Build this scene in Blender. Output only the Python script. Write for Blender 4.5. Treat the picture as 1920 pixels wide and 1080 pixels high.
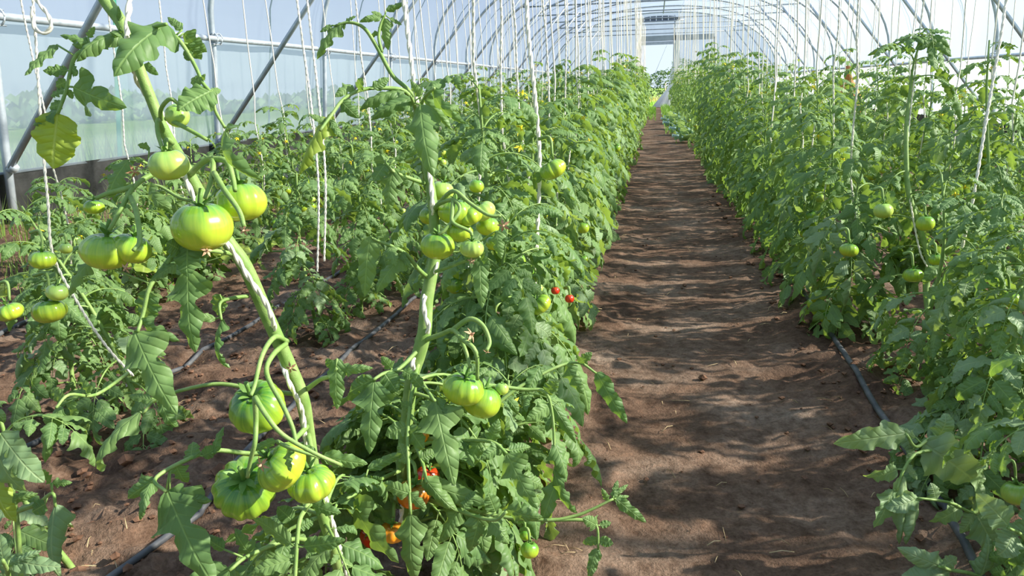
import bpy, bmesh, math, random
import numpy as np
from mathutils import Vector, Matrix, Euler
PI = math.pi
R = random.Random(7)
for o in list(bpy.data.objects): bpy.data.objects.remove(o)
SC = bpy.context.scene
COL = SC.collection
# ------------------------------------------------------------------ camera
F = 1450.0; CH = 1.10; VPX, VPY = 1229.0, 156.0; ROLL = math.radians(-1.0)
yc = Vector(((VPX-960)/F, (540-VPY)/F, -1)).normalized()          # world +Y seen from the camera
zc = Vector((math.sin(-ROLL), math.cos(ROLL), 0)); zc = (zc - yc*zc.dot(yc)).normalized()
xc = yc.cross(zc)
RC = Matrix((xc, yc, zc))                                          # camera -> world rotation
EYE = Vector((0, 0, CH))
cam = bpy.data.cameras.new('camera'); cam.sensor_width = 36; cam.lens = 36*F/1920; cam.clip_end = 400; cam.clip_start = .02
camo = bpy.data.objects.new('camera', cam); COL.objects.link(camo)
camo.matrix_world = Matrix.Translation(EYE) @ RC.to_4x4(); SC.camera = camo
def P(px, py, d): return EYE + RC @ (Vector(((px-960)/F, (540-py)/F, -1))*d)     # point of the photo at a depth
def G(px, py, z=0.0):                                                             # point of the photo on the ground
    v = RC @ Vector(((px-960)/F, (540-py)/F, -1)); return EYE + v*((z-CH)/v.z)
def proj(p):
    v = RC.transposed() @ (Vector(p)-EYE)
    if v.z > -.05: return None
    return (960 - F*v.x/v.z, 540 + F*v.y/v.z, -v.z)
VIEW = RC @ Vector((0, 0, -1))
# ------------------------------------------------------------------ light
W = bpy.data.worlds.new('sky'); SC.world = W; W.use_nodes = True
nt = W.node_tree; bg = nt.nodes['Background']
tc = nt.nodes.new('ShaderNodeTexCoord'); sx = nt.nodes.new('ShaderNodeSeparateXYZ'); cr = nt.nodes.new('ShaderNodeValToRGB')
nt.links.new(tc.outputs['Generated'], sx.inputs[0]); nt.links.new(sx.outputs['Z'], cr.inputs[0]); nt.links.new(cr.outputs[0], bg.inputs[0])
cr.color_ramp.elements[0].position = 0; cr.color_ramp.elements[0].color = (.70, .81, .97, 1)
cr.color_ramp.elements[1].position = .9; cr.color_ramp.elements[1].color = (.42, .60, .95, 1)
bg.inputs[1].default_value = .88
sun = bpy.data.lights.new('sun', 'SUN'); sun.energy = 13.5; sun.angle = math.radians(1.2); sun.color = (1, .93, .79)
so = bpy.data.objects.new('sun', sun); COL.objects.link(so)
sdir = Vector((.84, .08, .54)).normalized()                       # towards the sun
so.rotation_euler = sdir.to_track_quat('Z', 'Y').to_euler(); so.location = (8, 0, 12)
vs = SC.view_settings; vs.view_transform = 'Standard'; vs.look = 'None'; vs.gamma = 1; vs.exposure = 0.48; vs.use_curve_mapping = False
SC.cycles.max_bounces = 6; SC.cycles.diffuse_bounces = 3; SC.cycles.glossy_bounces = 2; SC.cycles.transmission_bounces = 4
SC.cycles.transparent_max_bounces = 10; SC.cycles.caustics_reflective = False; SC.cycles.caustics_refractive = False
SC.cycles.sample_clamp_indirect = 6
# ------------------------------------------------------------------ materials
def mat(name, base, rough=.6, spec=.5):
    m = bpy.data.materials.new(name); m.use_nodes = True; n = m.node_tree.nodes; b = n['Principled BSDF']
    b.inputs['Base Color'].default_value = (*base, 1); b.inputs['Roughness'].default_value = rough
    b.inputs['Specular IOR Level'].default_value = spec
    return m, m.node_tree, b
def N(t, ty, **kw):
    n = t.nodes.new(ty)
    for k, v in kw.items(): setattr(n, k, v)
    return n
def ramp(t, els, src=None):
    r = N(t, 'ShaderNodeValToRGB'); e = r.color_ramp.elements
    while len(e) < len(els): e.new(.5)
    for q, (p, c) in zip(e, els): q.position = p; q.color = (*c, 1)
    if src is not None: t.links.new(src, r.inputs[0])
    return r
def noise(t, scale, detail=4, vec=None, rough=.55):
    n = N(t, 'ShaderNodeTexNoise'); n.inputs['Scale'].default_value = scale; n.inputs['Detail'].default_value = detail; n.inputs['Roughness'].default_value = rough
    if vec is not None: t.links.new(vec, n.inputs['Vector'])
    return n
def math_n(t, op, a, b=None, c=None):
    n = N(t, 'ShaderNodeMath', operation=op)
    for i, v in enumerate((a, b, c)):
        if v is None: continue
        if isinstance(v, (int, float)): n.inputs[i].default_value = v
        else: t.links.new(v, n.inputs[i])
    return n.outputs[0]
def mixc(t, fac, a, b, mode='MIX'):
    n = N(t, 'ShaderNodeMix', data_type='RGBA', blend_type=mode)
    for s, v in ((n.inputs[0], fac), (n.inputs[6], a), (n.inputs[7], b)):
        if isinstance(v, (int, float)): s.default_value = v
        elif isinstance(v, tuple): s.default_value = (*v, 1)
        else: t.links.new(v, s)
    return n.outputs[2]
def bump(t, b, h, strength, dist):
    n = N(t, 'ShaderNodeBump'); n.inputs['Strength'].default_value = strength; n.inputs['Distance'].default_value = dist
    t.links.new(h, n.inputs['Height']); t.links.new(n.outputs[0], b.inputs['Normal']); return n
def leaf_mat(name, ca, cb, vein, veins=True, trans=.32):
    m, t, b = mat(name, ca, .5, .35)
    oi = N(t, 'ShaderNodeObjectInfo'); geo = N(t, 'ShaderNodeNewGeometry')
    nz = noise(t, 9, 2, geo.outputs['Position'])
    f = math_n(t, 'MULTIPLY_ADD', oi.outputs['Random'], .55, math_n(t, 'MULTIPLY', nz.outputs[0], .45))
    col = mixc(t, f, ca, cb)
    if veins:
        uv = N(t, 'ShaderNodeUVMap'); s = N(t, 'ShaderNodeSeparateXYZ'); t.links.new(uv.outputs[0], s.inputs[0])
        av = math_n(t, 'ABSOLUTE', s.outputs[0])
        ph = math_n(t, 'FRACT', math_n(t, 'SUBTRACT', math_n(t, 'MULTIPLY', s.outputs[1], 8.0), math_n(t, 'MULTIPLY', av, 1.6)))
        d = math_n(t, 'ABSOLUTE', math_n(t, 'SUBTRACT', ph, .5))                      # .5 at a vein .. 0 between
        vn = N(t, 'ShaderNodeMapRange'); vn.inputs[1].default_value = .42; vn.inputs[2].default_value = .5; t.links.new(d, vn.inputs[0])
        mr = N(t, 'ShaderNodeMapRange'); mr.inputs[1].default_value = .075; mr.inputs[2].default_value = .02; t.links.new(av, mr.inputs[0])
        vv = math_n(t, 'MAXIMUM', math_n(t, 'MULTIPLY', vn.outputs[0], .45), mr.outputs[0])
        col = mixc(t, math_n(t, 'MULTIPLY', vv, .6), col, vein)
        hh = math_n(t, 'SUBTRACT', math_n(t, 'MULTIPLY', nz.outputs[0], .2), math_n(t, 'MAXIMUM', mr.outputs[0], math_n(t, 'MULTIPLY', math_n(t, 'POWER', math_n(t, 'MULTIPLY', d, 2.0), 3.0), .8)))
        bump(t, b, hh, .45, .003)
    # undersides are paler
    col2 = mixc(t, math_n(t, 'MULTIPLY', geo.outputs['Backfacing'], .5), col, (.20, .30, .12))
    t.links.new(col2, b.inputs['Base Color'])
    tr = N(t, 'ShaderNodeBsdfTranslucent'); tcol = mixc(t, 1.0, col2, (1.9, 1.75, .60), 'MULTIPLY'); t.links.new(tcol, tr.inputs[0])
    mx = N(t, 'ShaderNodeMixShader'); mx.inputs[0].default_value = trans
    t.links.new(b.outputs[0], mx.inputs[1]); t.links.new(tr.outputs[0], mx.inputs[2]); t.links.new(mx.outputs[0], t.nodes['Material Output'].inputs[0])
    return m
M = {}
M['leaf'] = leaf_mat('tomato_leaf', (.098, .195, .062), (.200, .315, .105), (.26, .40, .13))
M['leaf_far'] = leaf_mat('tomato_leaf_far', (.100, .205, .055), (.215, .335, .095), (.3, .4, .2), veins=False)
M['leaf_dark'] = leaf_mat('dark_hedge_leaf', (.035, .085, .035), (.07, .14, .055), (.1, .2, .1), veins=False, trans=.15)
M['leaf_pale'] = leaf_mat('pale_leaf', (.20, .32, .055), (.36, .44, .06), (.42, .5, .16))
M['leaf_curl'] = leaf_mat('dusty_leaf', (.17, .28, .13), (.27, .37, .19), (.32, .42, .2))
M['leaf_bright'] = leaf_mat('bright_weed', (.14, .34, .03), (.22, .42, .05), (.3, .4, .1), veins=False)
M['leaf_blue'] = leaf_mat('blue_leaf', (.22, .38, .36), (.36, .50, .46), (.5, .6, .5), veins=False)
def stem_mat(name, ca, cb):
    m, t, b = mat(name, ca, .55, .35)
    tcn = N(t, 'ShaderNodeNewGeometry'); nz = noise(t, 45, 3, tcn.outputs['Position'])
    t.links.new(ramp(t, [(.35, ca), (.68, cb)], nz.outputs[0]).outputs[0], b.inputs['Base Color'])
    n2 = noise(t, 700, 1, tcn.outputs['Position']); bump(t, b, n2.outputs[0], .35, .001)
    b.inputs['Subsurface Weight'].default_value = .0
    return m
M['stem'] = stem_mat('tomato_stem', (.17, .29, .065), (.27, .38, .12))
M['calyx'] = stem_mat('calyx_green', (.09, .20, .035), (.17, .30, .06))
M['stem_dry'] = stem_mat('dry_stem', (.38, .22, .11), (.55, .38, .20))
def tomato_mat(name, top, mid, bot, stripe=.5):
    m, t, b = mat(name, mid, .22, .5)
    tcn = N(t, 'ShaderNodeTexCoord'); s = N(t, 'ShaderNodeSeparateXYZ'); t.links.new(tcn.outputs['Object'], s.inputs[0])
    z = math_n(t, 'ADD', s.outputs[2], .5)
    an = math_n(t, 'ARCTAN2', s.outputs[1], s.outputs[0])
    cv = N(t, 'ShaderNodeCombineXYZ'); t.links.new(math_n(t, 'MULTIPLY', math_n(t, 'COSINE', an), 6.0), cv.inputs[0]); t.links.new(math_n(t, 'MULTIPLY', math_n(t, 'SINE', an), 6.0), cv.inputs[1]); t.links.new(math_n(t, 'MULTIPLY', s.outputs[2], 1.2), cv.inputs[2])
    nz = noise(t, 1.6, 3, cv.outputs[0])
    zz = math_n(t, 'ADD', z, math_n(t, 'MULTIPLY', math_n(t, 'SUBTRACT', nz.outputs[0], .5), stripe))
    r = ramp(t, [(.12, bot), (.48, mid), (.86, top)], zz)
    t.links.new(r.outputs[0], b.inputs['Base Color'])
    b.inputs['Coat Weight'].default_value = .25; b.inputs['Coat Roughness'].default_value = .12
    b.inputs['Subsurface Weight'].default_value = .12; b.inputs['Subsurface Radius'].default_value = (.01, .012, .004); b.inputs['Subsurface Scale'].default_value = .6
    return m
M['tom'] = tomato_mat('green_tomato', (.11, .28, .035), (.38, .52, .040), (.60, .62, .045))
M['tom_pale'] = tomato_mat('pale_green_tomato', (.24, .42, .09), (.44, .57, .12), (.58, .64, .08))
M['tom_dark'] = tomato_mat('dark_green_tomato', (.065, .20, .025), (.33, .48, .035), (.60, .62, .04))
M['tom_orange'] = tomato_mat('orange_tomato', (.30, .16, .02), (.72, .16, .012), (.78, .24, .02), .3)
M['tom_yellow'] = tomato_mat('yellow_orange_tomato', (.5, .2, .02), (.85, .30, .015), (.9, .40, .02), .3)
M['tom_red'] = tomato_mat('red_tomato', (.5, .05, .01), (.68, .035, .01), (.7, .05, .012), .2)
def simple(name, ca, cb, sc, rough=.6, spec=.4, bs=0, bd=.002, metal=0):
    m, t, b = mat(name, ca, rough, spec); g = N(t, 'ShaderNodeNewGeometry'); nz = noise(t, sc, 4, g.outputs['Position'])
    t.links.new(ramp(t, [(.3, ca), (.7, cb)], nz.outputs[0]).outputs[0], b.inputs['Base Color']); b.inputs['Metallic'].default_value = metal
    if bs: bump(t, b, nz.outputs[0], bs, bd)
    return m
M['steel'] = simple('galvanised_steel', (.36, .41, .47), (.52, .57, .62), 14, .42, .5, metal=.35)
M['steel_dark'] = simple('weathered_steel', (.22, .26, .32), (.34, .38, .44), 14, .5, .5, metal=.3)
M['twine'] = simple('white_twine', (.72, .66, .54), (.88, .84, .74), 220, .8, .2, .6, .001)
M['black_plastic'] = simple('black_plastic', (.012, .013, .014), (.045, .045, .045), 5, .45, .5, .5, .03)
M['hose'] = simple('dusty_black_hose', (.035, .04, .05), (.13, .13, .135), 16, .6, .35, .4, .002)
M['straw'] = simple('straw', (.45, .32, .16), (.62, .48, .28), 40, .8, .2)
M['clod'] = simple('soil_clod', (.10, .052, .032), (.20, .11, .07), 30, .95, .15, .8, .006)
M['flower'] = simple('yellow_petal', (.85, .62, .02), (.9, .75, .05), 80, .6, .2)
M['dead_flower'] = simple('dry_flower', (.42, .20, .11), (.62, .40, .26), 80, .8, .2)
M['strap'] = simple('green_strap', (.03, .42, .20), (.05, .52, .27), 10, .6, .2)
M['rope'] = simple('grey_rope', (.16, .22, .24), (.25, .32, .34), 10, .7, .2)
M['orange_bag'] = simple('orange_sack', (.55, .16, .05), (.75, .38, .18), 22, .8, .2, .5, .01)
M['wood'] = simple('pale_wood', (.55, .42, .25), (.68, .55, .36), 12, .8, .2)
M['header'] = simple('grey_header_board', (.30, .35, .38), (.42, .47, .50), 3, .6, .3)
M['vent_dark'] = simple('dark_vent_mesh', (.07, .09, .13), (.14, .17, .22), 3, .5, .4)
M['grass'] = leaf_mat('grass_blade', (.16, .30, .05), (.30, .38, .10), (.3, .4, .1), veins=False, trans=.3)
M['dry_grass'] = leaf_mat('dry_grass_blade', (.42, .36, .18), (.55, .48, .28), (.3, .4, .1), veins=False, trans=.3)
# film: hazy polythene, lets a part of the sun straight through and scatters the rest
def film_mat(name, clear, tint):
    m = bpy.data.materials.new(name); m.use_nodes = True; t = m.node_tree; t.nodes.remove(t.nodes['Principled BSDF'])
    out = t.nodes['Material Output']; g = N(t, 'ShaderNodeNewGeometry')
    tp = N(t, 'ShaderNodeBsdfTransparent'); tp.inputs[0].default_value = (.94, .97, 1, 1)
    tl = N(t, 'ShaderNodeBsdfTranslucent'); df = N(t, 'ShaderNodeBsdfDiffuse'); gl = N(t, 'ShaderNodeBsdfGlossy'); gl.inputs['Roughness'].default_value = .25
    mp = N(t, 'ShaderNodeMapping'); mp.inputs['Scale'].default_value = (1, .9, .35); t.links.new(g.outputs['Position'], mp.inputs[0])
    nz = noise(t, 1.4, 4, mp.outputs[0]); c = ramp(t, [(.25, tuple(x*.80 for x in tint)), (.75, tint)], nz.outputs[0])
    t.links.new(c.outputs[0], tl.inputs[0]); df.inputs[0].default_value = (*tuple(min(.92, x*1.35) for x in tint), 1)
    b = N(t, 'ShaderNodeBump'); b.inputs['Strength'].default_value = .6; b.inputs['Distance'].default_value = .08; t.links.new(nz.outputs[0], b.inputs['Height'])
    for q in (tl, df, gl): t.links.new(b.outputs[0], q.inputs['Normal'])
    m1 = N(t, 'ShaderNodeMixShader'); m1.inputs[0].default_value = .2; t.links.new(tl.outputs[0], m1.inputs[1]); t.links.new(df.outputs[0], m1.inputs[2])
    m2 = N(t, 'ShaderNodeMixShader'); m2.inputs[0].default_value = .06; t.links.new(m1.outputs[0], m2.inputs[1]); t.links.new(gl.outputs[0], m2.inputs[2])
    m3 = N(t, 'ShaderNodeMixShader'); m3.inputs[0].default_value = clear
    t.links.new(m2.outputs[0], m3.inputs[1]); t.links.new(tp.outputs[0], m3.inputs[2]); t.links.new(m3.outputs[0], out.inputs[0])
    return m
M['film'] = film_mat('polythene_film', .54, (.27, .33, .40))
M['film_wall'] = film_mat('polythene_wall_film', .25, (.50, .58, .64))
M['film_white'] = film_mat('white_polythene', .22, (.93, .95, .97))
# soil
def soil_mat():
    m, t, b = mat('bare_soil', (.2, .12, .08), .95, .12); g = N(t, 'ShaderNodeNewGeometry')
    n1 = noise(t, 2.2, 6, g.outputs['Position'], .6); n2 = noise(t, 26, 6, g.outputs['Position'], .65); n3 = noise(t, 110, 4, g.outputs['Position'], .7)
    c1 = ramp(t, [(.30, (.095, .056, .038)), (.47, (.165, .103, .070)), (.62, (.235, .165, .122)), (.78, (.31, .25, .20))], n1.outputs[0])
    c2 = ramp(t, [(.28, (.45, .40, .36)), (.55, (1, 1, 1)), (.8, (1.35, 1.2, 1.1))], n2.outputs[0])
    col = mixc(t, 1.0, c1.outputs[0], c2.outputs[0], 'MULTIPLY')
    c3 = ramp(t, [(.3, (.6, .57, .55)), (.6, (1.1, 1.1, 1.1))], n3.outputs[0]); col = mixc(t, .8, col, c3.outputs[0], 'MULTIPLY')
    t.links.new(col, b.inputs['Base Color'])
    h = math_n(t, 'ADD', n2.outputs[0], math_n(t, 'MULTIPLY', n3.outputs[0], .5)); bump(t, b, h, .9, .012)
    return m
M['soil'] = soil_mat()
M['field'] = simple('meadow_ground', (.10, .22, .03), (.24, .30, .09), 1.5, .95, .1, .5, .05)
# ------------------------------------------------------------------ mesh helpers
def link(o): COL.objects.link(o); return o
def mesh_obj(name, V, Fc, m, parent=None, smooth=True, uv=None, loc=None, kind=None):
    me = mesh_data(name, V, Fc, m, smooth, uv); return obj_of(name, me, parent, loc, kind)
def mesh_data(name, V, Fc, m, smooth=True, uv=None, midx=None):
    me = bpy.data.meshes.new(name); me.from_pydata([tuple(map(float, v)) for v in V], [], [tuple(map(int, f)) for f in Fc])
    for q in (m if isinstance(m, (list, tuple)) else [m]): me.materials.append(q)
    if smooth: me.polygons.foreach_set('use_smooth', [True]*len(me.polygons))
    if midx is not None: me.polygons.foreach_set('material_index', midx)
    if uv is not None:
        L = me.uv_layers.new(name='UVMap'); li = np.empty(len(me.loops), dtype=np.int32); me.loops.foreach_get('vertex_index', li)
        L.data.foreach_set('uv', np.asarray(uv, dtype=np.float32)[li].ravel())
    me.update(); return me
def obj_of(name, me, parent=None, loc=None, kind=None, rot=None, scale=None):
    o = bpy.data.objects.new(name, me)
    if parent is not None: o.parent = parent
    if loc is not None: o.location = loc
    if rot is not None: o.rotation_euler = rot
    if scale is not None: o.scale = scale if hasattr(scale, '__len__') else (scale,)*3
    if kind: o['kind'] = kind
    return link(o)
def empty(name, loc, rz=0): o = bpy.data.objects.new(name, None); o.location = loc; o.rotation_euler = (0, 0, rz); o.empty_display_size = .1; return link(o)
def tag(o, label, cat, group=None):
    o['label'] = label; o['category'] = cat
    if group: o['group'] = group
    return o
def cat_pts(pts, n=6):
    """Catmull-Rom through points, n steps per span"""
    p = [Vector(q) for q in pts]
    if len(p) < 3: return [p[0].lerp(p[-1], i/n) for i in range(n+1)]
    e = [p[0]*2-p[1]]+p+[p[-1]*2-p[-2]]; out = []
    for i in range(1, len(e)-2):
        a, b, c, d = e[i-1:i+3]
        for k in range(n):
            t = k/n; out.append(.5*((2*b)+(c-a)*t+(2*a-5*b+4*c-d)*t*t+(3*b-a-3*c+d)*t**3))
    out.append(p[-1]); return out
def tube(path, rad, sides=6, cap=True):
    path = [Vector(p) for p in path]; n = len(path)
    if not hasattr(rad, '__len__'): rad = [rad]*n
    elif len(rad) != n: rad = [float(np.interp(i/(n-1), np.linspace(0, 1, len(rad)), rad)) for i in range(n)]
    V, Fc = [], []; t0 = (path[1]-path[0]).normalized(); up = Vector((0, 0, 1)) if abs(t0.z) < .9 else Vector((1, 0, 0)); u = t0.cross(up).normalized()
    for i in range(n):
        t = (path[min(i+1, n-1)]-path[max(i-1, 0)])
        t = t.normalized() if t.length > 1e-9 else t0
        u = (u-t*u.dot(t)).normalized(); w = t.cross(u)
        for k in range(sides):
            a = 2*PI*k/sides; V.append(path[i]+(u*math.cos(a)+w*math.sin(a))*rad[i])
    for i in range(n-1):
        for k in range(sides):
            a = i*sides+k; b = i*sides+(k+1) % sides; Fc.append((a, b, b+sides, a+sides))
    if cap: Fc.append(tuple(range(sides))[::-1]); Fc.append(tuple((n-1)*sides+k for k in range(sides)))
    return V, Fc
def merge(parts):
    V, Fc = [], []
    for v, f in parts:
        o = len(V); V += list(v); Fc += [tuple(i+o for i in q) for q in f]
    return V, Fc
def box(x0, x1, y0, y1, z0, z1):
    V = [(x, y, z) for z in (z0, z1) for y in (y0, y1) for x in (x0, x1)]
    return V, [(0, 2, 3, 1), (4, 5, 7, 6), (0, 1, 5, 4), (2, 6, 7, 3), (0, 4, 6, 2), (1, 3, 7, 5)]
def vnoise(x, y, seed, scale):
    rs = np.random.RandomState(seed); T = rs.rand(257, 257); x = np.asarray(x)*scale; y = np.asarray(y)*scale
    xi = np.floor(x).astype(int); yi = np.floor(y).astype(int); fx = x-xi; fy = y-yi; fx = fx*fx*(3-2*fx); fy = fy*fy*(3-2*fy)
    g = lambda a, b: T[a % 256, b % 256]
    return (g(xi, yi)*(1-fx)+g(xi+1, yi)*fx)*(1-fy)+(g(xi, yi+1)*(1-fx)+g(xi+1, yi+1)*fx)*fy - .5
# ------------------------------------------------------------------ the tunnel
XL, XR, XC, ZT = -4.8, 5.4, .3, 4.25
ZSL, ZSR = 1.71, 1.36                                              # shoulder heights: the plot slopes to the right
Y0, SP, Y1 = 5.2, 3.0, 38.2
HOOPS = [Y0-SP*2+SP*k for k in range(14)]                          # -0.8 .. 38.2
BAR = 3.32
def gz(x, y):                                                      # lie of the land
    x = np.asarray(x, dtype=float); y = np.asarray(y, dtype=float)
    return .14*np.clip((-x-3.9)/.8, 0, 1)**1.5
def arch(t, off=0.0):                                              # t 0..1 left shoulder to right shoulder
    a = PI*t; zs = ZSL+(ZSR-ZSL)*t; hx = (XR-XL)/2+off
    return ((XL+XR)/2-hx*math.copysign(abs(math.cos(a))**.92, math.cos(a)), zs+(ZT+off-zs)*math.sin(a)**.86)
def splay(z, side): return (XL-.13*(1-z/ZSL)) if side < 0 else (XR+.11*(1-z/ZSR))
def grid_mesh(name, rows, m, parent=None, kind=None):
    nr, nc = len(rows), len(rows[0]); V = [p for r in rows for p in r]
    Fc = [(i*nc+j, i*nc+j+1, (i+1)*nc+j+1, (i+1)*nc+j) for i in range(nr-1) for j in range(nc-1)]
    return mesh_obj(name, V, Fc, m, parent, kind=kind)
FY = np.arange(-.9, Y1+.06, .15)
def sag(y, x, z):                                                  # film hangs slightly in between the hoops
    ph = ((y-Y0) % SP)/SP; return -.035*math.sin(PI*ph)
wr = lambda y, s, sd: float(vnoise([y], [s], sd, 1.3)[0])
def film_rows(fn):
    out = []
    for y in FY: out.append([fn(float(y), k) for k in range(fn.n)])
    return out
NY = len(FY); yy = FY
def surf(name, pts_fn, n, m, kind='structure', amp=.03, seed=3):
    rows = []
    for y in yy:
        r = []
        for k in range(n):
            s = k/(n-1); (x, z, nx, nz_) = pts_fn(s); r.append((x, y, z, nx, nz_, s))
        rows.append(r)
    A = np.array(rows); d = amp*vnoise(A[..., 1]*.9+A[..., 5]*3, A[..., 5]*6, seed, 2.2) + amp*.5*vnoise(A[..., 1]*1.5-A[..., 5]*5, A[..., 5]*3, seed+1, 5.0)
    ph = ((A[..., 1]-Y0) % SP)/SP; d = d*np.sin(PI*ph)**.5 - .02*np.sin(PI*ph)
    V = np.stack([A[..., 0]+A[..., 3]*d, A[..., 1], A[..., 2]+A[..., 4]*d], -1)
    return grid_mesh(name, V.tolist(), m, kind=kind)
def left_pts(s): z = .56+(ZSL-.56)*s; return (splay(z, -1)-.05, z, -1, 0)
def right_pts(s): z = .30+(ZSR-.30)*s; return (splay(z, 1)+.05, z, 1, 0)
def lstrip(s): z = .0+.58*s; return (splay(z, -1)-.06, z, -1, 0)
def rstrip(s): z = -.05+.37*s; return (splay(z, 1)+.06, z, 1, 0)
def arch_pts(s):
    x, z = arch(s, .05); a = PI*s; return (x, z, -math.cos(a), math.sin(a))
surf('wall_left', left_pts, 7, M['film_wall'])
surf('wall_right', right_pts, 7, M['film_wall'])
surf('ceiling', arch_pts, 49, M['film'], amp=.045)
surf('baseboard_left', lstrip, 4, M['black_plastic'], amp=.05, seed=9)
surf('baseboard_right', rstrip, 4, M['black_plastic'], amp=.05, seed=11)
# end walls
def section(y, hole=None, m=None, name='wall_far'):
    out = [(splay(0, -1), 0)] + [(XL-.02, ZSL)] + [arch(k/40, .03) for k in range(41)] + [(splay(0, 1), 0)]
    bm = bmesh.new(); vs_ = [bm.verts.new((x, y, z)) for x, z in out]; edges = [bm.edges.new((vs_[i], vs_[(i+1) % len(vs_)])) for i in range(len(vs_))]
    if hole:
        x0, x1, z1 = hole; h = [bm.verts.new((x, y, z)) for x, z in ((x0, .01), (x0, z1), (x1, z1), (x1, .01))]
        edges += [bm.edges.new((h[i], h[(i+1) % 4])) for i in range(4)]
    bmesh.ops.triangle_fill(bm, edges=edges, use_beauty=True)
    me = bpy.data.meshes.new(name); bm.to_mesh(me); bm.free(); me.materials.append(m); o = obj_of(name, me, kind='structure'); return o
def Yp(px, py, y):
    v = RC @ Vector(((px-960)/F, (540-py)/F, -1)); return EYE+v*(y/v.y)
DX0, DX1, DX2 = Yp(1200, 110, Y1).x, Yp(1264, 110, Y1).x, Yp(1338, 110, Y1).x; DZ = Yp(1264, 76, Y1).z
section(Y1+.05, (DX0, DX1, DZ), M['film'])
section(-.92, None, M['film'], 'wall_near')
# door frame and header
d = empty('end_door_frame', (DX0, Y1, 0)); tag(d, 'steel frame of the open doorway in the far end wall', 'door frame'); d['kind'] = 'structure'
def rel(V, o): l = o.location; return [(v[0]-l[0], v[1]-l[1], v[2]-l[2]) for v in V]
for x in (DX0, DX1, DX2):
    V, Fc = box(x-.05, x+.05, Y1-.06, Y1+.04, 0, 3.35 if x != DX2 else DZ+.1); mesh_obj('door_post', rel(V, d), Fc, M['steel'], d, False)
V, Fc = box(DX0, DX1, Y1-.07, Y1+.03, DZ-.16, DZ-.02); mesh_obj('door_rail', rel(V, d), Fc, M['steel'], d, False)
V, Fc = box(DX0, DX2, Y1-.06, Y1+.02, DZ+.0, DZ+.24); mesh_obj('header_board', rel(V, d), Fc, M['header'], d, False)
for x in (DX0, DX1):
    V, Fc = tube([(x, Y1-.03, DZ+.2), (x, Y1-.03, 4.1)], .035); mesh_obj('upper_post', rel(V, d), Fc, M['steel'], d)
V, Fc = tube([(DX0+.1, Y1-.02, .1), (DX1-.3, Y1+.1, DZ-.1)], .012); mesh_obj('brace_wire', rel(V, d), Fc, M['rope'], d)
V, Fc = tube([(DX1+.1, Y1-.05, 1.0), (DX2-.1, Y1-.05, DZ-.1)], .02); mesh_obj('diagonal_brace', rel(V, d), Fc, M['steel'], d)
# roof vent over the door
vx0, vx1 = Yp(1197, 34, Y1).x, Yp(1276, 34, Y1).x; vz = Yp(1236, 39, Y1).z; vz1 = Yp(1236, 30, Y1).z
d = empty('roof_vent', (vx0, Y1-.1, vz)); tag(d, 'dark arched vent panel with pale bars high above the far door', 'vent')
n = 7
for k in range(n):
    xa = vx0+(vx1-vx0)*(k+.05)/n; xb = vx0+(vx1-vx0)*(k+.95)/n
    zc_ = lambda x: vz+(vz1-vz)*(1-.55*abs((x-vx0)/(vx1-vx0)*2-1)**3)
    V = [(xa, Y1-.10, vz), (xb, Y1-.10, vz), (xb, Y1-.10, zc_(xb)), (xa, Y1-.10, zc_(xa)), (xa, Y1-.07, vz), (xb, Y1-.07, vz), (xb, Y1-.07, zc_(xb)), (xa, Y1-.07, zc_(xa))]
    mesh_obj('vent_panel', rel(V, d), [(0, 1, 2, 3), (7, 6, 5, 4), (0, 4, 5, 1), (2, 6, 7, 3), (1, 5, 6, 2), (0, 3, 7, 4)], M['vent_dark'], d, False)
V, Fc = tube([(vx0-.15, Y1-.08, vz-.02), (vx1+.15, Y1-.08, vz-.02)], .03); mesh_obj('vent_frame', rel(V, d), Fc, M['steel_dark'], d)
# gathered plastic curtain of the door
cp = cat_pts([(DX1+.12, Y1-.12, DZ), (DX1+.10, Y1-.14, 2.2), (DX1-.02, Y1-.2, 1.3), (DX1-.12, Y1-.3, .7), (DX1-.2, Y1-.5, .02)], 6)
V, Fc = [], []; ns = 40
for i, c in enumerate(cp):
    t = i/(len(cp)-1); w = .10+.10*t+.42*max(0, t-.70)/.30
    for k in range(ns): a = 2*PI*k/ns; q = 1+.22*math.sin(a*9+t*2)*(.5+t); V.append((c.x+w*q*math.cos(a), c.y+w*.6*q*math.sin(a), c.z))
for i in range(len(cp)-1):
    for k in range(ns): a = i*ns+k; b = i*ns+(k+1) % ns; Fc.append((a, b, b+ns, a+ns))
o = mesh_obj('plastic_curtain', V, Fc, M['film_white']); tag(o, 'white plastic door curtain gathered to the right side of the far doorway', 'curtain')
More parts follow.
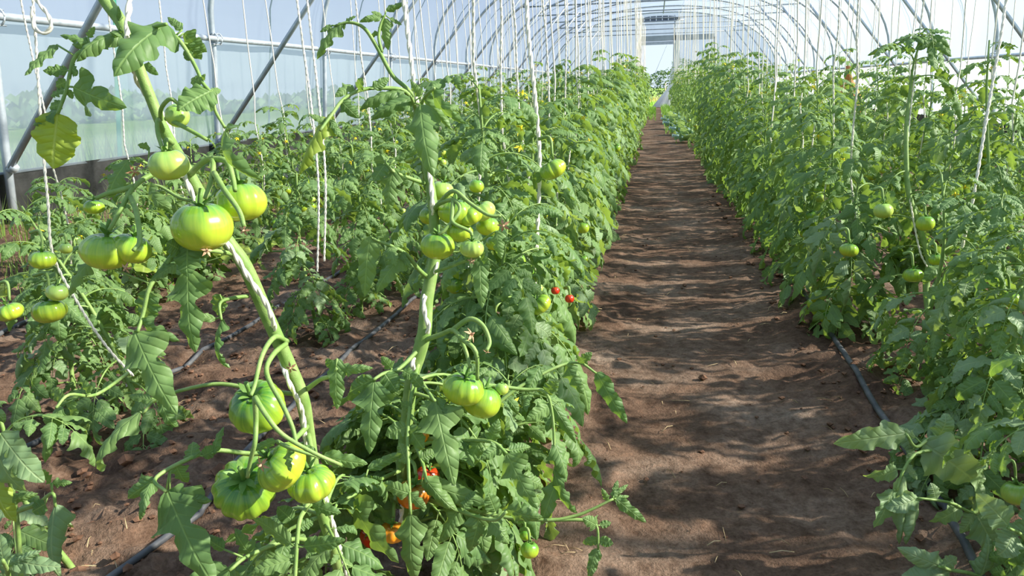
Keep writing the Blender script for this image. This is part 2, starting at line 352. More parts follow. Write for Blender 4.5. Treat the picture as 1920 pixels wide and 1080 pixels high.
# hoops
def gnd(x, y): return float(gz(x, y))
hoop_lab = {2: 'curved steel hoop nearest the camera, its left post just out of frame', 3: 'curved steel hoop whose left post stands behind the large tomatoes', 4: 'curved steel hoop whose left post stands second from the left'}
for i, y in enumerate(HOOPS):
    o = empty('tunnel_hoop', (XC, y, 0))
    if i in hoop_lab: tag(o, hoop_lab[i], 'pipe', 'tunnel hoops')
    elif i < 2: tag(o, 'steel hoop of the tunnel behind the camera position', 'pipe', 'tunnel hoops behind')
    else: tag(o, 'curved galvanised hoop with two struts, its left post %s from the left' % ['third', 'fourth', 'fifth', 'sixth', 'seventh', 'eighth', 'ninth', 'tenth', 'eleventh'][i-5], 'pipe', 'tunnel hoops')
    pts = [(splay(-.1, -1), y, -.1), (splay(.8, -1), y, .8), (XL, y, ZSL-.1)] + [(*((arch(k/36)[0]),), y, arch(k/36)[1]) for k in range(37)] + [(XR, y, ZSR-.1), (splay(.7, 1), y, .7), (splay(-.1, 1), y, -.1)]
    V, Fc = tube(pts, .032, 8); mesh_obj('arch_pipe', rel(V, o), Fc, M['steel'], o)
    bl = min((abs(arch(k/200)[1]-BAR), arch(k/200)[0]) for k in range(100))[1]; br = min((abs(arch(k/200)[1]-BAR), arch(k/200)[0]) for k in range(100, 201))[1]
    V, Fc = tube([(bl, y, BAR), (br, y, BAR)], .022, 6); mesh_obj('crossbar', rel(V, o), Fc, M['steel_dark'], o)
    for s in (-1, 1):
        p0 = Vector((splay(.6, s)-s*.08, y-.06, .62 if s < 0 else .45)); p1 = Vector((XC+s*2.75, y-.06, BAR+.05))
        V, Fc = tube([p0, p1], .026, 6); mesh_obj('strut', rel(V, o), Fc, M['steel'], o)
        zs = ZSL if s < 0 else ZSR; xs = XL if s < 0 else XR
        ring = [(xs-s*.035+.055*math.cos(a), y-.045, zs+.06*math.sin(a)) for a in np.linspace(0, 2*PI, 13)]
        r2 = [(xs-s*.035+.055*math.cos(a), y+.045, zs+.06*math.sin(a)) for a in np.linspace(0, 2*PI, 13)]
        c = merge([tube(ring, .008, 5), tube(r2, .008, 5), tube([(xs-s*.05, y-.08, zs+.05), (xs-s*.05, y+.09, zs+.05)], .007, 5), tube([(xs-s*.05, y-.08, zs-.06), (xs-s*.05, y+.09, zs-.06)], .007, 5)])
        mesh_obj('pipe_clamp', rel(c[0], o), c[1], M['steel'], o)
    p0 = (splay(.6, -1)+.02, y, .6); V, Fc = tube([p0, (p0[0]+.1, y-.06, .62)], .035, 6); mesh_obj('strut_socket', rel(V, o), Fc, M['steel'], o)
for s, nm, lb in ((-1, 'purlin_pipe', 'long horizontal steel pipe clamped along the left side of the tunnel'), (1, 'purlin_pipe', 'long horizontal steel pipe clamped along the right side of the tunnel')):
    x = (XL+.065) if s < 0 else (XR-.065); z = ZSL if s < 0 else ZSR
    pts = [(x+.006*math.sin(k), -.9+k*1.5, z+.004*math.cos(k*1.7)) for k in range(27)]
    o = mesh_obj(nm, *tube(pts, .03, 8), M['steel']); tag(o, lb, 'pipe')
o = mesh_obj('ridge_pipe', *tube([(XC, -.9, ZT-.05), (XC, Y1-.1, ZT-.05)], .026, 6), M['steel_dark']); tag(o, 'straight steel ridge pipe under the top of the roof film', 'pipe')
# straps over the film outside
for i, y in enumerate(HOOPS[:-1]):
    ym = y+SP*.5; green = (abs(y-5.2) < .1 or abs(y-2.2) < .1)
    pts = [(XL-.30-.25*0, ym, .05), (XL-.10, ym, ZSL-.1)]+[(arch(k/24, .075)[0], ym, arch(k/24, .075)[1]) for k in range(25)]+[(XR+.11, ym, ZSR-.1), (XR+.3, ym, .05)]
    V, Fc = [], []
    w, th = (.030, .003) if green else (.009, .006)
    for k, p in enumerate(pts):
        a = PI*min(max((k-2)/24, 0), 1); nx, nz_ = -math.cos(a)*th, math.sin(a)*th
        V += [(p[0]-nx, p[1]-w, p[2]-nz_), (p[0]-nx, p[1]+w, p[2]-nz_), (p[0]+nx, p[1]+w, p[2]+nz_), (p[0]+nx, p[1]-w, p[2]+nz_)]
    for k in range(len(pts)-1):
        for q in range(4): a = k*4+q; b = k*4+(q+1) % 4; Fc.append((a, b, b+4, a+4))
    o = mesh_obj('film_strap', V, Fc, M['strap'] if green else M['rope'], smooth=False)
    if green and y > 4: tag(o, 'green strap over the outside of the film at the left', 'strap')
    elif green: tag(o, 'green strap over the outside of the film, nearest the camera', 'strap')
    else: tag(o, 'thin grey rope stretched over the outside of the roof film', 'rope', 'ropes over the film')
# ------------------------------------------------------------------ ground
xs = np.arange(-5.1, 5.75, .03); ys = [.35]
while ys[-1] < Y1+.1: ys.append(ys[-1]+max(.022, .0125*ys[-1]))
ys = np.array([-1.0, -.3] + ys); XX, YY = np.meshgrid(xs, ys)
pathc = .12+.06*np.sin(YY*.35); pm = np.clip(1.5-np.abs(XX-pathc)/.42, 0, 1)      # 1 on the trodden path
big = .05*vnoise(XX, YY, 1, 1.1)+.035*vnoise(XX, YY, 2, 3.3)
med = .055*vnoise(XX, YY, 3, 9)+.045*vnoise(XX, YY, 4, 21); fin = .032*np.abs(vnoise(XX, YY, 5, 40))*2
Z = big*.6+(med*1.0+fin)*(1-.78*pm)+.045*(1-pm)*.6 + gz(XX, YY) - .03*pm*.5
far = np.clip(1-YY/14, .25, 1); Z = gz(XX, YY)+(Z-gz(XX, YY))*far
def ground_z(x, y):
    j = int(np.clip(np.searchsorted(xs, x), 1, len(xs)-1)); i = int(np.clip(np.searchsorted(ys, y), 1, len(ys)-1)); return float(Z[i, j])
V = np.stack([XX, YY, Z], -1).reshape(-1, 3); nc = len(xs); nr = len(ys)
I = (np.arange(nr-1)[:, None]*nc+np.arange(nc-1)[None, :]).ravel(); Fq = np.stack([I, I+1, I+1+nc, I+nc], 1)
floor = mesh_obj('floor', V.tolist(), Fq.tolist(), M['soil'], kind='structure')
go = mesh_obj('ground_outside', *box(-120, 120, -40, 200, -.5, -.045), M['field'], smooth=False, kind='structure')
# clods and straw on the soil
rs = np.random.RandomState(5)
def clod(c, r, sd):
    q = np.random.RandomState(sd); bmv = [(1, 0, 0), (-1, 0, 0), (0, 1, 0), (0, -1, 0), (0, 0, 1), (0, 0, -1), (.6, .6, .5), (-.6, .6, .5), (.6, -.6, .5), (-.6, -.6, .5)]
    s = q.uniform(.6, 1.1, (10, 1)); V = np.array(bmv)*s*r*np.array([1, 1, .7])+np.array(c)
    Fc = [(4, 6, 7), (4, 8, 6), (4, 9, 8), (4, 7, 9), (6, 0, 2), (6, 2, 7), (7, 2, 1), (7, 1, 9), (9, 1, 3), (9, 3, 8), (8, 3, 0), (8, 0, 6), (5, 2, 0), (5, 1, 2), (5, 3, 1), (5, 0, 3)]
    return V.tolist(), Fc
parts = []
for i in range(9500):
    y = .9+(rs.rand()**1.7)*7; x = rs.uniform(-3.6, 2.6)
    onp = abs(x-.12) < .45
    if onp and rs.rand() < .85: continue
    r = rs.gamma(2, .0036)+.003; parts.append(clod((x, y, ground_z(x, y)+r*.25), min(r, .035)*(.6 if onp else 1), i))
V, Fc = merge(parts); mesh_obj('soil_clods', V, Fc, M['clod'], floor, smooth=False, kind='stuff')
parts = []
for i in range(420):
    y = 1.2+(rs.rand()**1.6)*7; x = rs.uniform(-2.6, 1.2); z = ground_z(x, y)+.008; a = rs.uniform(0, PI); L = rs.uniform(.015, .07)
    dx, dy = math.cos(a)*L/2, math.sin(a)*L/2
    parts.append(tube([(x-dx, y-dy, z), (x, y, z+rs.uniform(.002, .012)), (x+dx, y+dy, z+.002)], rs.uniform(.0006, .0013), 3))
V, Fc = merge(parts); mesh_obj('straw_bits', V, Fc, M['straw'], floor, kind='stuff')
# irrigation hoses
def hose(pp, lab, x_far, r=.0092):
    pts = [G(*q) for q in pp]; ye = pts[-1].y; k = 1
    while ye+k*1.2 < 34: pts.append(Vector((x_far+.03*math.sin(k*1.3), ye+k*1.2, 0))); k += 1
    a = pts[0]; b = pts[1]; pts = [a-(b-a).normalized()*.8] + pts
    pts = cat_pts(pts, 5); zz = [ground_z(p.x, p.y) for p in pts]; pts = [(p.x, p.y, max(sum(zz[max(0, i-2):i+3])/len(zz[max(0, i-2):i+3]), zz[i]-.006)+r*.9+.004) for i, p in enumerate(pts)]
    o = mesh_obj('irrigation_hose', *tube(pts, r, 8), M['hose']); tag(o, lab, 'hose'); return o
hose([(1800, 1045), (1745, 940), (1680, 850), (1615, 745), (1560, 650), (1505, 565), (1480, 500)], 'black irrigation hose along the right edge of the bare path', .80, .0105)
hose([(330, 1030), (395, 980), (480, 850), (640, 700), (715, 630)], 'black irrigation hose on the soil behind the two large tomato plants', -1.23)
hose([(7, 887), (133, 817), (225, 752), (337, 700), (383, 677)], 'dusty black irrigation hose crossing the open soil at the left', -1.92, .0095)
hose([(-60, 695), (0, 647), (70, 603), (140, 560), (400, 473)], 'black irrigation hose at the far left behind the low tomato plants', -3.14, .011)
# ------------------------------------------------------------------ leaflets
def leaflet_geo(n, cols, width=.5, curl=.5, roll=.5, teeth=7, tooth=.22, lobe=.35, twist=0., wav=.05, seed=0):
    r = random.Random(seed); V, UV, Fc = [], [], []; y = z = 0.0; ph = r.uniform(0, 6)
    for i in range(n+1):
        u = i/n
        env = (u**.5)*((1-u)**.72)*1.62 if 0 < u < 1 else 0.0
        th = -curl*(u**1.3)+.25*curl*math.sin(PI*u)
        if i: y += math.cos(th)/n; z += math.sin(th)/n
        for k in range(-cols, cols+1):
            v = k/cols; sd = 1 if v > 0 else -1; t = (u*teeth+(.37 if sd > 0 else 0)) % 1
            saw = (1-t)**.8 if t > .12 else t/.12
            lb = math.exp(-((u-.22-(.04*sd))/.10)**2)*lobe-math.exp(-((u-.40)/.06)**2)*lobe*.45
            w = .62*width*env*(1+tooth*(saw-.5)*(1-.4*u)+lb)
            if 0 < i < n: w = max(w, .012)
            ro = roll*(.6+.6*u); av = abs(v); phi = av*ro
            if ro > .02: xx = w*math.sin(phi)/ro; zz = w*(1-math.cos(phi))/ro
            else: xx = w*av; zz = 0
            zz = -zz + wav*math.sin(u*21+ph+sd)*av**2*w*4 + .028*w*math.sin((u*8-av*1.6)*2*PI)*(1 if av < .99 and av > 0 else 0)
            yo = -(1-t)*.02*av*(1 if 0 < i < n else 0)
            tw = twist*u; X, Z = sd*xx*math.cos(tw)-zz*math.sin(tw), sd*xx*math.sin(tw)+zz*math.cos(tw)
            cy, sy = math.cos(th), math.sin(th)
            V.append((X, y+yo-Z*sy, z+Z*cy)); UV.append((v*w/(.5*width+1e-6), u))
    c = 2*cols+1
    for i in range(n):
        for k in range(c-1): a = i*c+k; Fc.append((a, a+1, a+1+c, a+c))
    return np.array(V), Fc, np.array(UV)
HI = [dict(curl=.35, roll=.35, width=.52), dict(curl=.8, roll=.7, width=.55, lobe=.5), dict(curl=1.3, roll=.5, width=.5, twist=.5), dict(curl=.6, roll=1.3, width=.6, twist=-.4),
      dict(curl=-.5, roll=.6, width=.48, lobe=.2), dict(curl=1.0, roll=1.0, width=.58, lobe=.6, twist=.3), dict(curl=.2, roll=-.7, width=.5, twist=.3, wav=.09), dict(curl=1.9, roll=.9, width=.5, twist=-.6)]
HIC = [dict(curl=.5, roll=-2.3, width=.62, twist=.5), dict(curl=1.2, roll=-2.7, width=.66, twist=-.7), dict(curl=.9, roll=2.5, width=.62, twist=.8), dict(curl=1.7, roll=-1.9, width=.6, twist=1.0)]   # inrolled
LOBED = dict(curl=.5, roll=.35, width=.60, lobe=1.25, tooth=.18, teeth=6, seed=31)
ROUND = dict(curl=.25, roll=.3, width=.95, lobe=.0, tooth=.12, teeth=9, seed=32)
def hi_mesh(spec, i, m): V, Fc, UV = leaflet_geo(26, 3, seed=i, **{k: v for k, v in spec.items() if k != 'seed'}); return mesh_data('leaflet_%d' % i, V, Fc, m, uv=UV)
LM = {}
def leaflet_mesh(kind, i, m='leaf'):
    key = (kind, i, m)
    if key not in LM:
        sp = {'n': HI, 'c': HIC, 'l': [LOBED], 'r': [ROUND]}[kind][i]; LM[key] = hi_mesh(sp, i+10*'nclr'.index(kind), M[m])
    return LM[key]
LOW = [leaflet_geo(7, 1, seed=i, teeth=3.5, **{k: v for k, v in s.items() if k not in ('seed',)}) for i, s in enumerate(HI+HIC)]
FAR = [leaflet_geo(3, 1, seed=i, teeth=1, tooth=0, lobe=0, **{k: v for k, v in s.items() if k in ('curl', 'roll', 'width', 'twist')}) for i, s in enumerate(HI)]
def frame(pos, dirv, up, roll, s):
    y = Vector(dirv).normalized(); z = Vector(up); z = (z-y*z.dot(y)); z = z.normalized() if z.length > 1e-4 else y.orthogonal().normalized(); x = y.cross(z)
    m3 = Matrix((x, y, z)).transposed() @ Matrix.Rotation(roll, 3, 'Y'); return Matrix.Translation(Vector(pos)) @ m3.to_4x4() @ Matrix.Diagonal((s, s, s, 1))
def layout(seed, e0, e1, curly=False, side=.3):
    r = random.Random(seed); n = 12; p = Vector((0, 0, 0)); pts = [p.copy()]; az = 0; sb = r.uniform(-side, side)
    for i in range(n):
        u = (i+.5)/n; e = e0+(e1-e0)*u**.85; az = sb*u; p = p+Vector((math.sin(az)*math.cos(e), math.cos(az)*math.cos(e), math.sin(e)))*(.78/n); pts.append(p.copy())
    def at(s):
        f = s*n; i = min(int(f), n-1); return pts[i].lerp(pts[i+1], f-i), (pts[i+1]-pts[i]).normalized()
    L = []; st = []
    for s, sz, minor in ((.26, .20, 0), (.36, .07, 1), (.48, .29, 0), (.60, .09, 1), (.70, .33, 0), (.83, .12, 1), (.88, .24, 0), (1.0, .38, 2)):
        for sd in ((-1, 1) if minor != 2 else (0,)):
            if minor == 1 and r.random() < .35: continue
            q, t = at(min(1, s+r.uniform(-.03, .03))); lat = t.cross(Vector((0, 0, 1)))
            lat = lat.normalized() if lat.length > .05 else Vector((1, 0, 0)); up = lat.cross(t)
            if sd: d = lat*sd*r.uniform(.8, 1)+t*r.uniform(.35, .8)+up*r.uniform(-.15, .25)+Vector((0, 0, -r.uniform(.1, .55)))
            else: d = t+Vector((0, 0, -.2))
            d.normalize(); pet = (.05 if not minor else .02) if sd else .02; e = q+d*pet; size = sz*r.uniform(.82, 1.2)
            v = (r.randrange(8) if not curly or r.random() < .35 else 8+r.randrange(4))
            L.append((frame(e, d, up, r.uniform(-.5, .5), size), v, minor == 1)); st.append((q, e))
    return pts, L, st
def make_variant(seed, e0, e1, curly):
    pts, L, st = layout(seed, e0, e1, curly)
    rv, rf = merge([tube(pts, [.014, .010, .006, .004], 5, False)]+[tube([a, b], .004, 3, False) for a, b in st])
    def comb(src, skip):
        V, Fc, UV, mi = list(rv), list(rf), [(0, .5)]*len(rv), [1]*len(rf)
        for mtx, v, minor in L:
            if minor and skip: continue
            g = src[v % len(src)]; A = np.array(mtx); W = g[0] @ A[:3, :3].T+A[:3, 3]; o = len(V)
            V += W.tolist(); UV += g[2].tolist(); Fc += [tuple(i+o for i in f) for f in g[1]]; mi += [0]*len(g[1])
        return V, Fc, UV, mi
    lv = comb(LOW, False); fv = comb(FAR, True)
    m1 = M['leaf_curl'] if curly else M['leaf']
    return dict(pts=pts, L=[(m.to_translation(), m.to_euler(), m.to_scale().x, v, mn) for m, v, mn in L], curly=curly,
                rachis=mesh_data('leaf_stalk', rv, rf, M['stem']), low=mesh_data('leaf', lv[0], lv[1], [m1, M['stem']], uv=lv[2], midx=lv[3]), far=fv)
D = math.radians
VAR = {'up': [make_variant(100+i, D(62), D(-15-10*i), False) for i in range(4)],
       'mid': [make_variant(200+i, D(38), D(-50-8*i), False) for i in range(5)],
       'low': [make_variant(300+i, D(8), D(-72-4*i), False) for i in range(4)],
       'curl': [make_variant(400+i, D(15), D(-70), True) for i in range(4)]}
# ------------------------------------------------------------------ fruit
def tomato_geo(seed, ribs, groove, flat, ns=48, nr=24):
    r = random.Random(seed); ph = [r.uniform(0, 6) for _ in range(4)]; V, Fc = [], []
    for i in range(nr+1):
        th = PI*i/nr
        for k in range(ns):
            a = 2*PI*k/ns; an = a*ribs/2+ph[0]+.35*math.sin(a+ph[1])
            g = 1-groove*(1-abs(math.sin(an))**.55)*(math.sin(th)**.6)*(1.0+.5*math.cos(th))
            g *= 1+.03*math.sin(2*a+ph[2])+.02*math.sin(3*a+ph[3])
            rho = .5*math.sin(th)**.86*g; z = .5*flat*math.cos(th)
            z -= (.15*flat*math.exp(-(rho/.13)**2) if th < PI/2 else -.05*flat*math.exp(-(rho/.1)**2))
            V.append((rho*math.cos(a), rho*math.sin(a), z))
    for i in range(nr):
        for k in range(ns): a = i*ns+k; b = i*ns+(k+1) % ns; Fc.append((a, a+ns, b+ns, b))
    return V, Fc
TG = [tomato_geo(1, 9, .045, .80), tomato_geo(2, 12, .075, .74), tomato_geo(3, 13, .13, .68), tomato_geo(4, 7, .02, .9), tomato_geo(5, 8, .17, .66)]
TGL = [tomato_geo(6, 9, .05, .8, 16, 9), tomato_geo(7, 7, .03, .9, 16, 9)]
TM = {}
def tomato_mesh(g, m, low=False):
    if (g, m, low) not in TM: TM[(g, m, low)] = mesh_data('tomato', *((TGL if low else TG)[g]), M[m])
    return TM[(g, m, low)]
def calyx_geo(seed, low=False):
    r = random.Random(seed); parts = []; n = 5 if low else 6
    for k in range(n):
        a = 2*PI*k/n+r.uniform(-.3, .3); L = r.uniform(.26, .40); c, s = math.cos(a), math.sin(a); V = []; m = 3 if low else 7
        for i in range(m+1):
            u = i/m; e = .9-1.1*u+r.uniform(-.1, .1)+(1.6*u*u if k % 2 else .5*u); w = .055*math.sin(PI*min(1, u*.9+.12))
            rad = L*u*.85; z = .30+.10*math.sin(u*2.6)+.16*u*u*(1 if k % 2 else .2)
            for sd in (-1, 1): V.append((c*rad-s*sd*w, s*rad+c*sd*w, z+.012*sd*0))
        Fc = [(2*i, 2*i+1, 2*i+3, 2*i+2) for i in range(m)]; parts.append((V, Fc))
    parts.append(tube([(0, 0, .22), (0, 0, .34), (.02, 0, .5), (.06, .02, .62)], [.05, .045, .035, .04], 6))
    return merge(parts)
CAL = [mesh_data('calyx', *calyx_geo(i), M['calyx']) for i in range(3)]; CALL = mesh_data('calyx', *calyx_geo(5, True), M['stem'])
def flower_geo():
    parts = []
    for k in range(5):
        a = 2*PI*k/5; c, s = math.cos(a), math.sin(a)
        V = [(0, 0, 0), (c*.5-s*.22, s*.5+c*.22, -.05), (c*1.1, s*1.1, -.35), (c*.5+s*.22, s*.5-c*.22, -.05)]; parts.append((V, [(0, 3, 2, 1)]))
    parts.append(tube([(0, 0, -.05), (0, 0, .25), (0, 0, .5)], [.18, .15, .04], 6)); return merge(parts)
FLW = mesh_data('flower', *flower_geo(), M['flower']); DFL = mesh_data('dry_flower', *flower_geo(), M['dead_flower'])
# ------------------------------------------------------------------ what has to stay in view
KEEP = []                                                          # (x, y, radius) in the photo, depth
def blocked(p, pad):
    q = proj(p)
    if q is None: return True
    for x, y, r, d in KEEP:
        if q[2] < d+.03 and (q[0]-x)**2+(q[1]-y)**2 < (r+pad*F/q[2])**2: return True
    return False
SOIL = [(405, 470, 545, 640, 3.2), (620, 520, 725, 690, 3.0), (100, 860, 225, 1075, 2.6), (250, 885, 300, 960, 2.4), (60, 690, 110, 760, 2.4), (640, 690, 660, 760, 2.4),
        (0, 660, 30, 790, 2.4), (560, 640, 610, 720, 2.6), (350, 900, 390, 960, 2.4)]
def on_soil(p):
    q = proj(p)
    if q is None: return True
    return any(x0 < q[0] < x1 and y0 < q[1] < y1 and q[2] < d for x0, y0, x1, y1, d in SOIL)
NPL = 0
def plant(label, group, x, y, H, lod, seed, nleaf=24, Lm=.30, curly=0.0, lean=(0, 0), fruits=2, flowers=2, cat='tomato plant', zmin=.10, spread_z=.0):
    r = random.Random(seed); z0 = ground_z(x, y) if y < 12 else float(gz(x, y)); root = empty('tomato_plant', (x, y, z0)); tag(root, label, cat, group)
    lx, ly = lean; wob = r.uniform(0, 6); sp = []
    for i in range(9): u = i/8; sp.append(Vector((lx*u+.02*math.sin(wob+u*5), ly*u+.02*math.cos(wob+u*6), H*.93*u-.03*(1-u))))
    sp = cat_pts(sp, 2); L = len(sp)-1
    def at(u): f = u*L; i = min(int(f), L-1); return sp[i].lerp(sp[i+1], f-i)
    mesh_obj('main_stem', *tube(sp, [.0085, .008, .006, .0035], 7 if lod == 0 else (5 if lod == 1 else 3)), M['stem'], root)
    ga = r.uniform(0, 6.28)
    fv, ff, fu, fm = [], [], [], []
    for i in range(nleaf):
        u = zmin+(1-zmin)*((i+.5)/nleaf); a = ga+i*2.399+r.uniform(-.4, .4); b = at(u)
        k = 'up' if u > .72+.15*r.random() else ('mid' if u > .40 else 'low')
        if curly and r.random() < curly and u < .8: k = 'curl'
        v = r.choice(VAR[k]); s = Lm*(1.0 if u < .7 else 1.0-1.35*(u-.7))*r.uniform(.82, 1.18)
        if lod < 2 and y < 4:
            ca, sa = math.cos(a), math.sin(a); bad = False
            for (lc, _e, sc, _v, mn) in v['L']:
                if mn: continue
                w = Vector((x, y, z0))+b+Vector((lc.x*ca-lc.y*sa, lc.x*sa+lc.y*ca, lc.z))*s
                if blocked(w, .03) or on_soil(w) : bad = True; break
                q = proj(w)
                if q and q[2] < .75: bad = True; break
            if bad: continue
        if lod == 0:
            lf = obj_of('leaf', v['rachis'], root, b, rot=(0, 0, a), scale=s)
            for (lc, eu, sc, vi, mn) in v['L']:
                me = leaflet_mesh('n', vi, 'leaf') if vi < 8 else leaflet_mesh('c', vi-8, 'leaf_curl')
                obj_of('leaflet', me, lf, lc, rot=eu, scale=sc)
        elif lod == 1: obj_of('leaf', v['low'], root, b, rot=(0, 0, a), scale=s)
        else:
            A = np.array(Matrix.Translation(b) @ Matrix.Rotation(a, 4, 'Z') @ Matrix.Diagonal((s*1.12,)*3+(1,))); g = v['far']; o = len(fv)
            fv += (np.array([tuple(q) for q in g[0]]) @ A[:3, :3].T+A[:3, 3]).tolist(); ff += [tuple(j+o for j in f) for f in g[1]]; fm += g[3]
    if lod == 2:
        me = mesh_data('foliage', fv, ff, [M['leaf_far'], M['stem']], midx=fm); obj_of('foliage', me, root, kind='stuff')
    for i in range(fruits):
        u = r.uniform(.25, .78); a = r.uniform(0, 6.28); b = at(u); w = Vector((x, y, z0))+b
        if y < 3 and (blocked(w, .05) or on_soil(w)): continue
        truss(root, b, a, r, r.choice([1, 2, 2, 3]), lod)
    for i in range(flowers):
        u = r.uniform(.72, 1); a = r.uniform(0, 6.28); b = at(u)+Vector((math.cos(a), math.sin(a), .1))*r.uniform(.05, .14)
        obj_of('flower', FLW, root, b, rot=(r.uniform(-1, 1), r.uniform(-1, 1), 0), scale=.016 if lod < 2 else .022)
    return root, sp
def truss(root, b, a, r, n, lod):
    c, s = math.cos(a), math.sin(a); pts = [Vector((0, 0, 0)), Vector((c*.05, s*.05, .03)), Vector((c*.09, s*.09, .015)), Vector((c*.11, s*.11, -.04))]
    t = obj_of('fruit_truss', mesh_data('fruit_truss', *tube(cat_pts(pts, 3), [.004, .0025], 5 if lod < 2 else 3), M['stem']), root, b)
    for k in range(n):
        rr = r.uniform(.024, .040); low = lod > 0; off = Vector((c*.11+r.uniform(-.035, .035), s*.11+r.uniform(-.035, .035), -.045-rr-.045*k))
        m = r.choice(['tom', 'tom', 'tom_pale', 'tom_dark'])
        o = obj_of('tomato', tomato_mesh(r.randrange(2 if low else 4), m, low), t, off, rot=(r.uniform(-.4, .4), r.uniform(-.4, .4), r.uniform(0, 6)), scale=rr*2)
        if lod < 2: obj_of('calyx', CALL if lod else r.choice(CAL), t, off, rot=o.rotation_euler, scale=rr*2)
# ------------------------------------------------------------------ twine
def twist_geo(path, rad, step, sides=5):
    out = []; d = []; L = 0; path = [Vector(p) for p in path]
    fine = []
    for a, b in zip(path, path[1:]):
        k = max(1, int((b-a).length/step)); fine += [a.lerp(b, i/k) for i in range(k)]
    fine.append(path[-1])
    for s in (0, PI):
        pp = []; L = 0
        for i, p in enumerate(fine):
            if i: L += (p-fine[i-1]).length
            t = (fine[min(i+1, len(fine)-1)]-fine[max(0, i-1)]).normalized(); u = t.cross(Vector((0, 1, 0))).normalized(); w = t.cross(u); a = L*2*PI/(rad*13)+s
            pp.append(p+(u*math.cos(a)+w*math.sin(a))*rad*.5)
        out.append(tube(pp, rad*.72, sides))
    return merge(out)
ST = []
for i in range(3):                                                 # far strings: hang from z=1 down to 0, a little slack
    rr = random.Random(i); ph = rr.uniform(0, 6)
    pts = [Vector((.012*math.sin(ph+u*6)*(1-u)+.018*math.sin(u*9+ph)*(u < .35), .012*math.cos(ph+u*5)*(1-u), u)) for u in [k/12 for k in range(13)]]
    ST.append(pts)
def string(label, group, top, foot, rad=.0036, hi=False, wrap=None, seed=0):
    rr = random.Random(seed); top = Vector(top); foot = Vector(foot); n = 16; path = []
    ph = rr.uniform(0, 6)
    for i in range(n+1):
        u = i/n; p = top.lerp(foot, u); k = max(0, u-.6)/.4; p = p+Vector((.022*math.sin(ph+u*34)*k, .022*math.cos(ph+u*34)*k, 0)); path.append(p)
    l = top
    g = twist_geo([p-l for p in path], rad, rad*2.2) if hi else tube([p-l for p in path], rad*1.1, 4)
    o = mesh_obj('twine', *g, M['twine'], loc=l); tag(o, label, 'twine', group); return o
# ------------------------------------------------------------------ the large plants in front
RR = random.Random(77)
right = RC @ Vector((1, 0, 0)); upv = RC @ Vector((0, 1, 0)); tocam = RC @ Vector((0, 0, 1))
def stalk(name, root, pts, rpx, sides=8, m='stem', n=5, parent_loc=None):
    w = cat_pts([P(*q) for q in pts], n); d = sum(q[2] for q in pts)/len(pts)
    rr = [v*d/F for v in (rpx if hasattr(rpx, '__len__') else [rpx])]; rr = rr*2 if len(rr) == 1 else rr
    l = root.location if parent_loc is None else parent_loc
    V, Fc = tube([p-l for p in w], rr, sides); return V, Fc, w
def main_stem(root, pts, rpx, base):
    w = cat_pts([P(*q) for q in pts]+[Vector(base)], 6); l = root.location
    d = pts[0][2]; rad = [v*d/F for v in rpx]
    return mesh_obj('main_stem', *tube([p-l for p in w], rad, 12), M['stem'], root), w
CHORD = {}
def chord(me):
    if me.name not in CHORD:
        t = sum((me.vertices[len(me.vertices)-1-k].co for k in range(7)), Vector())/7; CHORD[me.name] = t.copy()
    return CHORD[me.name]
WID = {'n': .66, 'c': .5, 'l': .86, 'r': .95}
def hleaflet(parent, ploc, b, t, wpx, kind, idx, roll, m='leaf', name='leaflet'):
    B = P(*b); T = P(*t); me = leaflet_mesh(kind, idx, m); c = chord(me); ax = T-B; L = ax.length/c.length
    y = ax.normalized(); z = tocam-y*tocam.dot(y); z.normalize(); x = y.cross(z)
    m3 = Matrix((x, y, z)).transposed() @ Matrix.Rotation(roll, 3, 'Y') @ Matrix.Rotation(-math.atan2(c.z, c.y), 3, 'X')
    lp = math.hypot(t[0]-b[0], t[1]-b[1]); sx = max(.6, min(1.7, wpx/(lp*WID[kind]/c.length)/max(.55, math.cos(roll))))
    o = obj_of(name, me, parent, B-ploc, rot=m3.to_euler(), scale=(L*sx, L, L)); return o
def hleaf(root, pts, d, leaflets, rpx=3.2, m='leaf', d1=None):
    d1 = d if d1 is None else d1
    P3 = [(q[0], q[1], q[2] if len(q) > 2 else d+(d1-d)*i/(len(pts)-1)) for i, q in enumerate(pts)]
    w0 = P(*P3[0]); V, Fc, w = stalk('leaf', root, P3, [rpx*1.3, rpx*.8], 6, parent_loc=w0)
    extra = []
    for lf in leaflets:                                            # petiolule from the nearest point of the stalk
        q = min(w, key=lambda p: (p-P(lf[0], lf[1], d)).length); dd = proj(q)[2]; B = P(lf[0], lf[1], dd)
        if (q-B).length > .004: extra.append(tube([q-w0, q.lerp(B, .5)-w0, B-w0], rpx*.5*d/F, 5))
    V, Fc = merge([(V, Fc)]+extra); lo = mesh_obj('leaf', V, Fc, M['stem'], root, loc=w0-root.location)
    for lf in leaflets:
        bx, by, tx, ty, wpx = lf[:5]; kind = lf[5] if len(lf) > 5 else 'n'; idx = lf[6] if len(lf) > 6 else RR.randrange({'n': 8, 'c': 4, 'l': 1, 'r': 1}[kind])
        roll = lf[7] if len(lf) > 7 else RR.uniform(-.45, .45); dt = lf[8] if len(lf) > 8 else RR.uniform(-.02, .02)
        q = min(w, key=lambda p: (p-P(bx, by, d)).length); dd = proj(q)[2]
        hleaflet(lo, w0, (bx, by, dd), (tx, ty, dd+dt), wpx, kind, idx, roll, lf[9] if len(lf) > 9 else m)
    return lo
